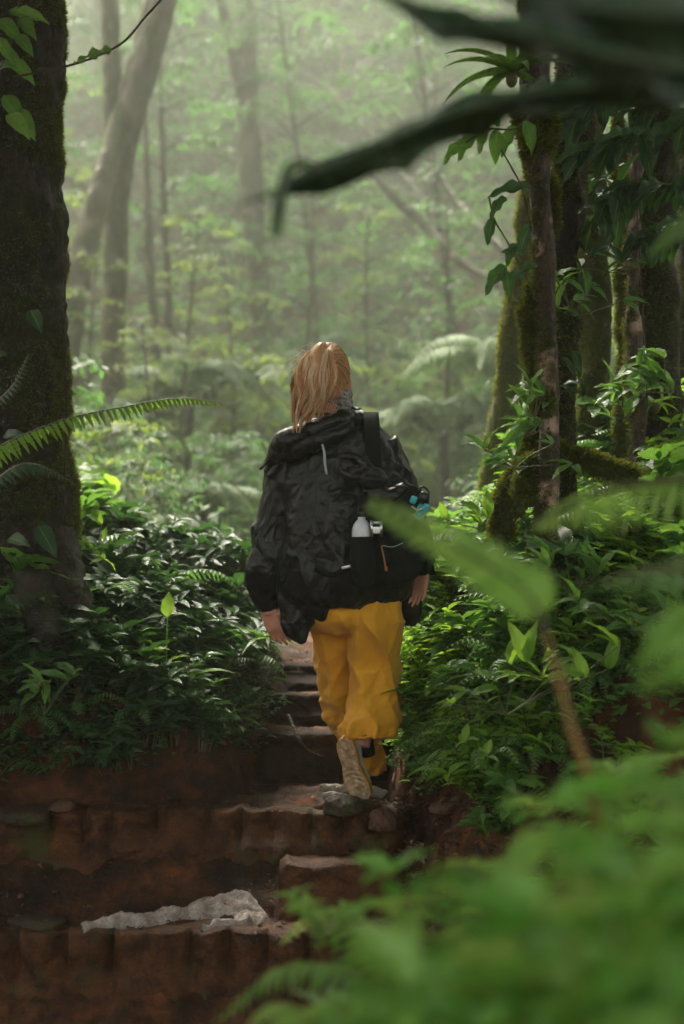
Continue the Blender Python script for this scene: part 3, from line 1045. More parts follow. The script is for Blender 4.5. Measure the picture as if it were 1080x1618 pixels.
# --- misty trees in the middle distance
t_fork = trunk_tree('forked_tree', [(182, 900, 14.31), (180, 780, 14.31), (178, 560, 14.31), (184, 330, 14.31), (180, 180, 14.31), (172, -40, 14.45), (165, -400, 14.72)], [0.135, 0.115, 0.115, 0.115, 0.095, 0.081, 0.068], M['bark_far'],
                    'misty forked tree behind the large left trunk, with a limb leaning right', seg=24, n=120, amp=.012, lump=.02, moss=5000, moss_ls=.03, seed=11)
mbx = MB()
tube(mbx, ats([(182, 330, 14.31), (198, 220, 14.24), (228, 110, 14.18), (262, -10, 14.04), (310, -200, 13.91)]), [0.115, 0.135, 0.135, 0.121, 0.095], seg=22, n=70, disp=bark_disp(.012, seed=12, lump=.02))
build(mbx, 'limb', M['bark_far'], t_fork)
trunk_tree('leaning_tree', [(95, 760, 13.23), (108, 560, 13.37), (122, 450, 13.5), (150, 330, 13.77), (178, 230, 14.04), (215, 90, 14.45), (250, -60, 14.99)], [0.135, 0.115, 0.115, 0.108, 0.095, 0.074, 0.054], M['bark_far'],
           'misty brown trunk leaning right between the large left trunk and the forked tree', seg=24, n=120, amp=.012, lump=.025, moss=4000, moss_ls=.03, seed=13)
trunk_tree('slim_tree', [(252, 860, 16.88), (250, 700, 16.88), (244, 520, 16.88), (236, 400, 16.88), (233, 310, 16.88), (228, 150, 17.01), (222, -60, 17.1), (214, -500, 17.3)], [0.061, 0.057, 0.054, 0.049, 0.041, 0.027, .02, .015], M['bark_far'],
           'very slim mossy stem standing right of the forked tree in the mist', seg=14, n=80, amp=.01, lump=.015, moss=1500, moss_ls=.03, seed=14)
t_mid = trunk_tree('straight_tree', [(425, 760, 19.58), (418, 640, 19.58), (412, 500, 19.58), (400, 330, 19.58), (392, 180, 19.58), (388, 60, 19.71), (384, -100, 19.84), (380, -500, 20.25)], [0.176, 0.155, 0.142, 0.155, 0.142, 0.149, 0.121, 0.095], M['bark_far'],
                   'straight pale misty tree rising above the head of the hiker', seg=26, n=160, amp=.015, lump=.03, moss=6000, moss_ls=.035, seed=15)
mbx = MB()
tube(mbx, ats([(388, 170, 19.58), (374, 120, 19.44), (362, 60, 19.31), (340, -40, 19.17)]), [0.081, 0.074, 0.068, 0.054], seg=14, n=40, disp=bark_disp(.01, seed=16, lump=.02))
build(mbx, 'limb', M['bark_far'], t_mid)
for pts, rr, lab in (
    ([(560, 240, 17.55), (610, 300, 17.55), (665, 350, 17.55), (710, 400, 17.28), (770, 440, 16.88), (830, 470, 16.61)], [.03, .045, .06, .06, .055, .04], 'dark liana sagging from the mist down behind the right trees, upper one'),
    ([(650, 200, 20.25), (700, 290, 20.25), (750, 350, 19.58), (800, 400, 18.9), (840, 450, 18.9)], [.03, .045, .05, .05, .04], 'thin dark liana slanting just right of the thicker sagging one'),
    ([(470, 110, 24.3), (540, 160, 23.62), (600, 230, 22.95), (680, 330, 21.6)], [.03, .04, .04, .03], 'faint grey liana slanting across the brightest mist')):
    o = MB()
    P = ats(pts)
    tube(o, P, rr, seg=12, n=60, disp=bark_disp(.01, lump=.02))
    tag(build(o, 'liana', M['bark_far'], origin=P[-1]), lab, 'liana', 'lianas hanging in the mist')

# --- the group of mossy stems right of the trail
stemR = trunk_tree('slender_tree', [(866, 1060, 4.95), (864, 950, 4.95), (863, 850, 4.93), (868, 700, 4.92), (864, 560, 4.92), (860, 430, 4.92), (853, 300, 4.92), (846, 190, 4.93), (842, 60, 4.95), (838, -200, 5.0), (830, -700, 5.2)],
                   [.055, .042, .038, .036, .035, .036, .037, .046, .045, .04, .03], M['bark_red'], 'slender pinkish stem with moss collars standing at the top of the right bank', seg=44, n=420, amp=.006, lump=.010, moss=16000, moss_ls=.017, bias=(-.7, -.1, 0), seed=21, thr=-.02)
mbx = MB()   # moss collar lump
def moss_lump(parent, c, r, n, seed, ls=.02, name='moss_clump'):
    m_ = MB()
    ellipsoid(m_, c, r, seg=26, rings=16)
    V, F, C = m_.data()
    d = V - np.array(c)
    V2 = np.array(c) + d * (1 + .7 * fbm(V * 16, 3, seed))[:, None]
    b_ = MB().add(V2, F, C)
    build(b_, name, M['bark_moss'], parent)
    moss_on('moss', V2, F, n, ls, parent, seed, None, -1)
moss_lump(stemR, at(846, 205, 4.93), (.060, .055, .12), 6500, 5, .032)
moss_lump(stemR, at(838, 500, 4.95), (.030, .028, .12), 3500, 6, .026)
moss_lump(stemR, at(872, 330, 4.95), (.022, .022, .10), 2600, 7, .022)
moss_lump(stemR, at(858, 640, 4.9), (.03, .03, .05), 2600, 8, .024)
moss_lump(stemR, at(850, 905, 4.9), (.04, .04, .12), 4000, 9, .024)
moss_lump(stemR, at(838, 760, 4.95), (.05, .04, .07), 4000, 10, .026)
stemD = trunk_tree('dark_mossy_tree', [(900, 1000, 5.25), (892, 850, 5.22), (888, 700, 5.2), (888, 560, 5.2), (893, 400, 5.2), (900, 260, 5.2), (915, 150, 5.2), (930, 40, 5.2), (950, -200, 5.3), (980, -700, 5.4)],
                   [.07, .055, .045, .045, .05, .062, .07, .075, .06, .05], M['bark_dark'], 'dark trunk thickening upwards close behind the slender pinkish stem', seg=50, n=400, amp=.020, lump=.03, moss=26000, moss_ls=.018, bias=(-.3, -.2, 0), seed=22)
trunk_tree('leaning_mossy_tree', [(768, 870, 6.9), (780, 780, 6.9), (797, 650, 6.9), (812, 530, 6.9), (826, 430, 6.95), (838, 330, 7.0), (850, 180, 7.1), (868, -100, 7.3), (890, -700, 7.6)], [.085, .072, .066, .06, .055, .05, .045, .04, .03], M['bark_moss'],
           'yellow green mossy trunk leaning right behind the slender pinkish stem', seg=36, n=220, amp=.014, lump=.025, moss=20000, moss_ls=.02, bias=(-.5, 0, 0), seed=23)
for pts, rr, mat, lab, mo in (
    ([(945, 900, 6.3), (942, 720, 6.3), (938, 560, 6.3), (936, 420, 6.3), (930, 260, 6.3), (925, 60, 6.4)], [.09, .075, .07, .065, .06, .05], 'bark_moss', 'dim mossy trunk between the dark trunk and the yellow edged stem', 9000),
    ([(986, 860, 5.9), (985, 700, 5.9), (986, 560, 5.9), (984, 420, 5.9), (980, 280, 5.9), (976, 120, 6.0)], [.032, .027, .024, .024, .024, .02], 'bark_moss', 'thin yellow mossed stem just left of the broad right hand trunk', 7000),
    ([(1035, 900, 6.1), (1033, 740, 6.1), (1030, 560, 6.1), (1028, 420, 6.1), (1032, 280, 6.1), (1036, 60, 6.1), (1040, -300, 6.2)], [.14, .115, .11, .105, .10, .10, .09], 'bark_dark', 'broad dark mossy trunk nearest the right edge carrying a small bromeliad', 22000),
    ([(1010, 760, 5.8), (1004, 620, 5.8), (1000, 480, 5.8), (1002, 340, 5.8), (1008, 200, 5.85)], [.03, .026, .026, .024, .02], 'bark_red', 'thin reddish stem pressed against the broad right hand trunk', 1500),
    ([(1085, 900, 7), (1088, 600, 7), (1092, 200, 7)], [.10, .09, .08], 'bark_dark', 'dark trunk half cut off by the right edge of the picture', 4000)):
    trunk_tree('mossy_tree', pts, rr, M[mat], lab, seg=44, n=300, amp=.016, lump=.03, moss=int(mo * 1.6), moss_ls=.02, bias=(-.5, -.2, 0), seed=int(pts[0][0]), group='mossy trunks right of the trail')

# mossy roots and the mound they make
for pts, rr, lab, n_ in (
    ([(872, 700, 5.1), (905, 722, 5.1), (950, 738, 5.15), (1000, 760, 5.2), (1060, 800, 5.3)], [.02, .022, .02, .018, .014], 'low mossy root running right from the foot of the dark trunk', 9000),
    ([(862, 600, 5.08), (848, 680, 5.05), (828, 740, 5.05), (806, 790, 5.1), (790, 850, 5.15)], [.03, .035, .04, .045, .05], 'mossy root sloping down left from the slender pinkish stem', 9000),
    ([(835, 470, 5.0), (838, 540, 4.99), (850, 600, 5.0), (858, 690, 5.05)], [.012, .018, .02, .022], 'curved mossy aerial root bowing out left of the slender stem', 3500)):
    o = MB()
    P = ats(pts)
    tube(o, P, rr, seg=24, n=110, disp=bark_disp(.014, lump=.045, seed=4))
    r_ = thing('mossy_root', tuple(P[-1]), lab, 'root', 'mossy roots right of the trail')
    build(o, 'root', M['bark_moss'], r_)
    V, F, C = o.data()
    moss_on('moss', V, F, n_, .028, r_, 77, (0, 0, .6), -.6)

# --- thin lianas and hanging threads on the right
for i, (pts, lab) in enumerate((
    ([(1000, 180, 5.5), (1006, 330, 5.5), (1012, 430, 5.5), (1020, 560, 5.5), (1022, 640, 5.5)], 'thin pale thread-like vine hanging before the broad right hand trunk'),
    ([(785, 225, 4.8), (808, 265, 4.8), (825, 300, 4.8), (838, 360, 4.85)], 'thin dark vine dangling at the upper left of the slender stem'),
    ([(103, 420, 5.35), (102, 520, 5.35), (104, 640, 5.35), (101, 760, 5.35)], 'thin vine hanging down the right side of the huge left trunk'))):
    o = MB()
    P = ats(pts)
    tube(o, P, .0028, seg=6, n=60, disp=lambda V: fbm(V * 20, 2, 1) * .002)
    tag(build(o, 'hanging_vine', M['root'], origin=P[0]), lab, 'vine')

# ------------------------------------------------------------------ background forest
FARS = [far_tree(700 + i, H=[7, 8.5, 6, 9.5, 5][i], R_=[1.5, 1.9, 1.4, 2.1, 1.3][i], r0=[.06, .08, .05, .09, .045][i], z0=[1.2, 2.0, .8, 2.5, .5][i], nb=[26, 30, 24, 34, 22][i], leaves=[80, 90, 70, 95, 70][i], ls=[.13, .15, .11, .16, .12][i], mat=['leaf_far', 'leaf_far', 'leaf_far_warm', 'leaf_far', 'leaf_far_warm'][i]) for i in range(5)]
def dist_word(y): return 'near the trail bend' if y < 13 else ('in the thickening mist' if y < 24 else ('deep in the far mist' if y < 40 else 'fading out at the very back'))
rt = random.Random(5)
placed_xy = []
def far_place(protos, n, ylo, yhi, spread, name, cat, smin, smax, mind, avoid=None, word='slender leafy tree'):
    k = tries = 0
    while k < n and tries < 4000:
        tries += 1
        y = rt.uniform(ylo, yhi)
        x = rt.uniform(-1, 1) * spread * y
        if avoid and avoid(x, y): continue
        if any((x - a) ** 2 + (y - b) ** 2 < mind ** 2 for a, b in placed_xy): continue
        placed_xy.append((x, y))
        c_ = x * FPX / y + 540
        side = ('behind the huge left trunk' if c_ < 110 else 'beside the forked tree' if c_ < 220 else 'near the very slim stem' if c_ < 330 else
                'around the straight pale tree' if c_ < 460 else 'above the shoulders of the hiker' if c_ < 620 else 'left of the slender pinkish stem' if c_ < 800 else 'between the mossy right trunks')
        placed(rt.choice(protos), used, x, y, hz(x, y), rt.uniform(smin, smax), None, f'{word} {side}, {dist_word(y)}', cat, name, tilt=(rt.uniform(-.06, .06), rt.uniform(-.06, .06)), rng=rt)
        k += 1
notrail = lambda x, y: (-.8 - .02 * y < x < 1.2 + .03 * y) and y < 13
far_place(FARS, 15, 17, 27, .34, 'misty trees beyond the trail', 'tree', .8, 1.2, 1.3, lambda x, y: notrail(x, y) or (abs(x + .12 * y) < .9 and y < 19))
far_place(FARS, 26, 27, 40, .33, 'misty trees beyond the trail', 'tree', 1.2, 1.7, 1.7)
far_place(FARS, 40, 38, 54, .34, 'misty trees beyond the trail', 'tree', 1.7, 2.4, 2.0)
far_place(FARS, 8, 9.5, 14, .42, 'misty trees beyond the trail', 'tree', .55, .8, 1.0, lambda x, y: abs(x) < .17 * y)

def shrub(seed, H=1.2, R_=.7, ls=.11, mat='leaf_far', n=18, leaves=46):
    root = thing('shrub', (0, 0, 0), None, None)
    L, S = spray_crown(seed, R_, H, n, leaves, ls, z0=.12, flat=.6, limb=.008)
    link('foliage', L.mesh('shrub_foliage'), M[mat], root)
    link('stem', S.mesh('shrub_stem'), M['stem'], root)
    return root
SHR = [shrub(800, 1.1, .7, .10, 'leaf_far'), shrub(801, 1.5, .8, .13, 'leaf_far_warm'), shrub(802, .8, .6, .09, 'leaf_far'), shrub(803, 1.9, .9, .14, 'leaf_far')]
def far_place2():
    placed_xy.clear()
    far_place(SHR, 40, 8.6, 13, .30, 'shrubs beyond the trail', 'shrub', .35, .6, .5, lambda x, y: (-.75 < x < 1.15) , 'leafy shrub')
    placed_xy.clear()
    far_place(SHR, 60, 13, 22, .32, 'shrubs beyond the trail', 'shrub', .7, 1.4, .7, lambda x, y: (-.5 < x < 1.6 and y < 14) or (x < -.12 * y + .4 and y < 15), 'leafy shrub')
far_place2()

for i, (px, d, s_, lab) in enumerate(((150, 13.2, .42, 'small leafy tree between the huge left trunk and the forked tree'), (225, 12.2, .36, 'small leafy tree right against the forked tree'), (300, 14.5, .52, 'sunlit yellow green tree left of the straight pale tree'),
        (350, 16, .62, 'taller sunlit tree just left of the straight pale tree'), (470, 17, .6, 'leafy tree right behind the head of the hiker'), (265, 17.5, .75, 'leafy tree behind the very slim stem'), (590, 16.5, .62, 'leafy tree above the right shoulder of the hiker'), (700, 14.5, .5, 'small leafy tree left of the leaning mossy trunk'))):
    x_ = (px - 540) * d / FPX
    placed(FARS[(2, 4, 2, 4, 0, 1, 2, 0)[i]], used, x_, d, hz(x_, d), s_, None, lab, 'tree', 'misty trees beyond the trail', rng=rt)

# tree ferns spreading pale fans in the mist
def tree_fern(seed, H=1.6, L_=1.3):
    rng = random.Random(seed)
    root = thing('tree_fern', (0, 0, 0), None, None)
    T = MB()
    tube(T, [np.array([0, 0, -.3]), np.array([.04, 0, H * .5]), np.array([0, 0, H])], [.07, .055, .05], seg=12, n=24, disp=bark_disp(.01, seed=seed, lump=.02))
    link('trunk', T.mesh('tree_fern_trunk'), M['bark_far'], root)
    L, S = MB(), MB()
    for k in range(12):
        a = 2 * PI * k / 12 + rng.uniform(-.2, .2)
        l = L_ * rng.uniform(.8, 1.1)
        d = np.array([math.cos(a), math.sin(a), 0])
        z = np.array([0, 0, H])
        frond(L, [z, z + d * l * .35 + np.array([0, 0, l * .3]), z + d * l * .72 + np.array([0, 0, l * .28]), z + d * l + np.array([0, 0, l * .05])], 26, .30, fprof, TL_PINNA, rnd=rng.uniform(.4, 1), rr=.005, rng=rng, stem_mb=S)
    link('fronds', L.mesh('tree_fern_fronds'), M['leaf_canopy'], root)
    link('stem', S.mesh('tree_fern_stem'), M['stem'], root)
    return root
TF = [tree_fern(61), tree_fern(62, 2.0, 1.5)]
for i, (px, py, d, s, lab) in enumerate(((700, 690, 14, .8, 'pale tree fern fanning out right of the head of the hiker'), (810, 610, 13.5, .85, 'tree fern behind the leaning mossy trunk'), (320, 810, 10.5, .5, 'low fern crown left of the hiker above the undergrowth'), (300, 640, 15, .9, 'tree fern in bright mist left of the hiker'))):
    p = at(px, py, d)
    H = 1.6 if i % 2 == 0 else 2.0
    placed(TF[i % 2], used, p[0], p[1], p[2] - H * s, s, None, lab, 'tree fern', 'tree ferns in the mist', rng=rt)

# unseen trees added to shade the steps, the banks and the right stems
def canopy_tree(name, x, y, H, R_, seed, label, r0=.16, n=34, z0=5.0, ls=.30):
    root = thing(name, (x, y, hz(x, y) - .1), label, 'tree', 'added shade trees out of view')
    b = world_loc(root)
    L, S = spray_crown(seed, R_, H, n, 150, ls, z0=z0, flat=.9, limb=.05)
    T = MB()
    tube(T, [np.array([0, 0, -.3]), np.array([.1, 0, H * .5]), np.array([0, 0, H])], [r0, r0 * .8, r0 * .3], seg=20, n=50, disp=bark_disp(.02, seed=seed, lump=.03))
    link('trunk', T.mesh('canopy_tree_trunk'), M['bark_dark'], root)
    link('limbs', S.mesh('canopy_tree_limbs'), M['bark_dark'], root)
    link('crown', L.mesh('canopy_tree_crown'), M['leaf_canopy'], root)
    return root
CAN = [(-3.6, 4.4, 9.5, 3.4), (3.2, 5.0, 9, 3.4), (3.4, 1.8, 8.5, 3.2), (1.9, -.3, 8.0, 3.2), (-1.9, .9, 8.5, 3.2), (-3.6, .6, 9, 3.2), (4.6, 8.6, 10, 3.4), (-4.9, 8.0, 10, 2.8), (-6.5, 1, 8, 3.6), (6.5, 2, 8, 3.6)]
for i, (x, y, H, R_) in enumerate(CAN):
    canopy_tree('canopy_tree', x, y, H, R_, 900 + i, 'tall added tree outside the frame whose crown shades the steps', z0=(5.0 if i < 8 else 1.5) if y > 1.5 else 4.2)
def crown_on(tree, c, H, R_, seed, z0, n=44, ls=.32, leaves=160, limb=.045):
    """shade crown added above the frame to a tree whose trunk stands in the picture"""
    L, S = spray_crown(seed, R_, H, n, leaves, ls, z0=z0, flat=.9, limb=limb)
    off = np.array([c[0], c[1], 0.]) - np.array(tree.location) * np.array([1, 1, 1])
    for V in L.V + S.V: V += off
    link('limbs', S.mesh('limbs'), M['bark_dark'], tree)
    link('crown', L.mesh('crown'), M['leaf_canopy'], tree)
crown_on(big, (-1.4, 5.9), 9.5, 3.4, 951, 4.9)  # crowns added out of view to keep sun off the near mist
crown_on(stemD, (1.2, 5.6), 9.0, 3.4, 952, 4.7)
crown_on(stemR, (.3, 3.9), 8.0, 3.0, 953, 4.2, 36)
for i, (x, y, H_, R_, z_) in enumerate(((3.4, 12.0, 11, 3.8, 6.3), (-3.9, 9.6, 10, 3.3, 5.7), (5.6, 15.5, 13, 4.2, 7.5))):  # three more unseen trees, added to darken the slopes behind
    canopy_tree('canopy_tree', x, y, H_, R_, 960 + i, ('added unseen tree whose high crown darkens the slope behind the mossy right trunks', 'added unseen tree whose high crown shades the ground beyond the huge left trunk', 'farthest of the added unseen shade trees on the right slope')[i], z0=z_, r0=.12)
# ------------------------------------------------------------------ the hiker
def remesh(mb, name, voxel, disp=None, smooth=4, sub=None, origin=(0, 0, 0)):
    """fuse overlapping closed volumes into one continuous surface, then shape folds on it"""
    me = mb.mesh(name + '_raw')
    o = bpy.data.objects.new(name + '_raw', me)
    col.objects.link(o)
    md = o.modifiers.new('r', 'REMESH')
    md.mode = 'VOXEL'
    md.voxel_size = voxel
    if smooth:
        ms = o.modifiers.new('s', 'SMOOTH')
        ms.factor = .5
        ms.iterations = smooth
    dg = bpy.context.evaluated_depsgraph_get()
    dg.update()
    m2 = bpy.data.meshes.new_from_object(o.evaluated_get(dg))
    bpy.data.objects.remove(o)
    n = len(m2.vertices)
    V = np.zeros(n * 3); m2.vertices.foreach_get('co', V); V = V.reshape(-1, 3)
    Nn = np.zeros(n * 3); m2.vertices.foreach_get('normal', Nn); Nn = Nn.reshape(-1, 3)
    if disp is not None:
        V = V + Nn * disp(V, Nn)[:, None]
    V = V - np.array(origin)
    m2.vertices.foreach_set('co', V.ravel())
    m2.polygons.foreach_set('use_smooth', np.ones(len(m2.polygons), bool))
    m2.update()
    m2.name = name
    return m2

HD = 5.2
def H(px, py, dy=0.):
    return at(px, py, HD + dy)
def PX(n): return n * HD / FPX           # a length in photo pixels at the hiker

HO = H(560, 1268, 0)
hiker = thing('person', tuple(HO), 'person seen from behind in crinkled black rain jacket and mustard trousers climbing the steps', 'person')
HOa = np.array(HO)

# --- body (one continuous surface)
body = MB()
hc = H(519, 597, -.02)
ellipsoid(body, hc, (.074, .092, .112), seg=32, rings=22)
ellipsoid(body, hc + np.array([.0, .045, -.045]), (.058, .055, .075), seg=26, rings=16)      # face and jaw, turned away
ellipsoid(body, hc + np.array([.0, .105, -.03]), (.011, .018, .02), seg=12, rings=8)         # nose
ellipsoid(body, hc + np.array([-.027, .088, -.002]), (.013, .010, .010), seg=12, rings=8)     # eyes
ellipsoid(body, hc + np.array([.027, .088, -.002]), (.013, .010, .010), seg=12, rings=8)
ellipsoid(body, hc + np.array([0, .093, -.068]), (.024, .012, .011), seg=12, rings=8)         # mouth
for s in (-1, 1):                                                                            # ears
    ellipsoid(body, hc + np.array([s * .075, .012, -.022]), (.010, .017, .032), seg=14, rings=12)
tube(body, [hc + np.array([0, -.005, -.07]), H(520, 660, .0), H(525, 700, .0)], [.05, .052, .07], seg=24, n=14)
loft(body, [(*H(530, 690, .0), .09, .06), (*H(532, 718, .02), .15, .085), (*H(534, 790, .02), .14, .10), (*H(540, 870, .03), .125, .10), (*H(556, 920, .05), .12, .08), (*H(558, 955, .07), .09, .05)], seg=32, n=26)
armL = [H(462, 730, .02), H(434, 835, .0), H(424, 935, .03), H(423, 965, .03)]
armR = [H(612, 725, .02), H(645, 820, .0), H(662, 885, .02), H(667, 908, .025)]
tube(body, armL, [.046, .034, .026, .024], seg=20, n=30)
tube(body, armR, [.046, .034, .026, .024], seg=20, n=30)
legR = [H(590, 955, .05), H(594, 1075, .09), H(574, 1145, -.02), H(569, 1180, -.05)]
legF = [H(528, 955, .09), H(534, 1000, .14), H(543, 1070, .23), H(580, 1170, .36), H(588, 1205, .40)]
tube(body, legR, [.052, .050, .042, .034], seg=22, n=40)
tube(body, legF, [.048, .048, .044, .036, .032], seg=22, n=40)

def hand(mb, wrist, d, side, palm_n, curl=.5, sc_=1.0, thumb_side=1):
    """palm and five tapered, bent fingers; d along the hand, side across it (towards the thumb), palm_n out of the palm"""
    d, side, palm_n = (np.array(v, float) for v in (d, side, palm_n))
    d /= np.linalg.norm(d)
    side = side - d * side.dot(d); side /= np.linalg.norm(side)
    pn = np.cross(d, side)
    if pn.dot(palm_n) < 0: pn = -pn
    Rm = np.stack([side, pn, d], 1)
    c = wrist + d * .045 * sc_
    rbox(mb, c, (.038 * sc_, .013 * sc_, .05 * sc_), Rm, e=.6)
    tube(mb, [wrist - d * .03, wrist + d * .02], [.024, .021], seg=14, n=6)
    L = [.070, .078, .072, .056]
    for i, l in enumerate(L):
        off = (.030 - i * .0195) * sc_
        b = wrist + d * (.086 - abs(i - 1.2) * .004) * sc_ + side * off
        cc = curl * (1 + .22 * i)
        p = [b - d * .02, b]
        dirv = d.copy()
        for j, f in enumerate((.45, .32, .23)):
            a = cc * (.5 + .35 * j)
            dirv = d * math.cos(a) + pn * math.sin(a) + side * (.12 - .075 * i)
            p.append(p[-1] + dirv * l * f * sc_)
        tube(mb, p, np.array([.0098, .0098, .009, .008, .0068]) * sc_ * (1 - .04 * i), seg=12, n=16)
    b = wrist + d * .022 * sc_ + side * .026 * sc_
    p = [b - side * .01, b + (side * .018 + d * .012 + pn * .006) * sc_, b + (side * .030 + d * .036 + pn * .014) * sc_, b + (side * .032 + d * .060 + pn * .022) * sc_]
    tube(mb, p, np.array([.014, .0125, .0105, .0085]) * sc_, seg=12, n=16)

hand(body, H(423, 962, .02), (.34, .0, -1), (.85, -.45, 0), (.35, .5, -.1), curl=.4, sc_=.95)
hand(body, H(667, 903, .02), (-.12, .0, -1), (-.75, .6, 0), (-.8, -.35, .0), curl=.4, sc_=.84)
bm = remesh(body, 'body', .0040, None, 3, origin=HOa)
link('body', bm, M['skin'], hiker)

# --- trousers
tr = MB()
def px_ring(l, r, y, dy, ry):
    a, b = H(l, y, dy), H(r, y, dy)
    return ((a[0] + b[0]) / 2, a[1], a[2], (b[0] - a[0]) / 2, ry)
loft(tr, [px_ring(486, 632, 925, .03, .13), px_ring(484, 634, 975, .03, .13), px_ring(500, 630, 1000, .05, .10)], seg=40, n=14)
loft(tr, [px_ring(550, 633, 950, .0, .12), px_ring(552, 636, 1000, .01, .12), px_ring(555, 634, 1050, .05, .105), px_ring(552, 633, 1090, .04, .105), px_ring(544, 632, 1125, .0, .10), px_ring(540, 628, 1150, -.03, .098), px_ring(540, 627, 1161, -.04, .098)], seg=44, n=50)
loft(tr, [px_ring(486, 562, 955, .07, .11), px_ring(489, 558, 1000, .12, .10), px_ring(497, 562, 1050, .18, .105), px_ring(508, 582, 1100, .22, .10), px_ring(523, 598, 1150, .29, .09), px_ring(548, 610, 1195, .34, .08), px_ring(562, 612, 1218, .36, .07)], seg=44, n=50)
def trouser_disp(V, Nn):
    cx = V[:, 0]; zz = V[:, 2]
    # long diagonal folds running down the cloth
    q = np.stack([cx * 9 + zz * 2.4, V[:, 1] * 5, zz * 1.6], 1)
    w = V + np.stack([fbm(V * 5, 2, 21), fbm(V * 5, 2, 22), fbm(V * 5, 2, 23)], 1) * .05
    f = np.minimum(worley(np.stack([w[:, 0] * 9 - w[:, 2] * 3.2, w[:, 1] * 7, w[:, 2] * 1.9 + w[:, 0] * 1.2], 1), 31), .7) * -.050 + .014
    lo = np.clip((H(0, 1040)[2] - zz) / .25, 0, 1)
    f2 = (np.minimum(worley(np.stack([w[:, 0] * 11 + w[:, 2] * 5, w[:, 1] * 9, w[:, 2] * 13 - w[:, 0] * 7], 1), 37), .7) - .3) * -(.008 + .022 * lo)
    ph = cx * 60 + zz * 24 + fbm(V * 4, 2, 91) * 4.5
    amp = .5 + .5 * fbm(V * np.array([6, 6, 3]), 2, 92)
    f = f * .6 + (.55 - np.abs(np.sin(ph * .5)) ** .7) * .030 * amp * np.clip((H(0, 955)[2] - zz) / .06, 0, 1)
    gather = .010 * np.sin(cx * 210 + 2 * np.sin(zz * 30)) * np.clip(1 - np.abs(zz - H(0, 1150)[2]) / .03, 0, 1)
    return f + f2 + gather * .35
tm = remesh(tr, 'trousers', .0055, trouser_disp, 6, origin=HOa)
link('trousers', tm, M['cotton'], hiker)
# side seam and gathered hem band
hb = MB()
a = np.linspace(0, 2 * PI, 60)
hemc = [px_ring(544, 622, 1158, -.038, .092)]
x0, y0, z0_, rx, ry = hemc[0]
P = np.stack([x0 + rx * np.cos(a), y0 + ry * np.sin(a), z0_ + .012 * np.cos(a) + .002 * np.sin(a * 15)], 1)
tube(hb, P, .0045, seg=8, cap=False, disp=lambda V: fbm(V * 90, 2, 3) * .002)
build(hb, 'hem', M['cotton'], hiker)
lg = MB()
tube(lg, [H(576, 1140, -.02), H(577, 1170, -.02), H(582, 1192, -.005)], [.032, .030, .026], seg=16, n=12)
build(lg, 'sock', M['legging'], hiker)
lg = MB()
tube(lg, [H(585, 1190, .38), H(589, 1222, .40)], [.040, .036], seg=16, n=8)
build(lg, 'sock', M['legging'], hiker)

# --- jacket
jk = MB()
loft(jk, [px_ring(492, 582, 652, .02, .075), px_ring(458, 612, 685, .02, .105), px_ring(440, 636, 722, .02, .120), px_ring(436, 645, 770, .01, .135), px_ring(436, 655, 830, .0, .155), px_ring(436, 652, 900, .0, .16), px_ring(444, 644, 940, .01, .155), px_ring(456, 634, 954, .02, .140)], seg=56, n=60, sup=2.3)
# hem panels hanging lower: left tail, middle, right tail
def panel(pts, rad, flat):
    tube(jk, pts, rad, seg=22, n=26, flat=flat)
panel([H(478, 900, -.03), H(476, 955, -.04), H(472, 990, -.04), H(478, 1016, -.035)], [PX(36), PX(34), PX(23), PX(6)], (1, .30))
panel([H(505, 880, -.06), H(502, 940, -.075), H(495, 978, -.07)], [PX(38), PX(40), PX(14)], (1, .30))
panel([H(462, 900, .06), H(462, 965, .06), H(468, 1000, .06)], [PX(20), PX(18), PX(8)], (1, .35))
panel([H(560, 900, -.07), H(556, 940, -.085), H(548, 958, -.08)], [PX(60), PX(50), PX(20)], (1, .22))
panel([H(636, 870, .05), H(642, 930, .06), H(646, 965, .06), H(647, 988, .06)], [PX(20), PX(20), PX(18), PX(8)], (1, .5))
panel([H(655, 865, .07), H(674, 893, .08), H(692, 912, .08)], [PX(18), PX(12), PX(3)], (1, .3))
# sleeves
tube(jk, [H(466, 712, .02), H(446, 760, .015), H(430, 830, .0), H(415, 895, .005), H(418, 930, .03), H(425, 958, .04)], [.074, .078, .070, .070, .054, .038], seg=28, n=50)
tube(jk, [H(598, 705, .02), H(618, 745, .015), H(640, 800, .0), H(655, 850, .01), H(663, 880, .02), H(666, 900, .03)], [.072, .074, .066, .056, .046, .036], seg=28, n=50)
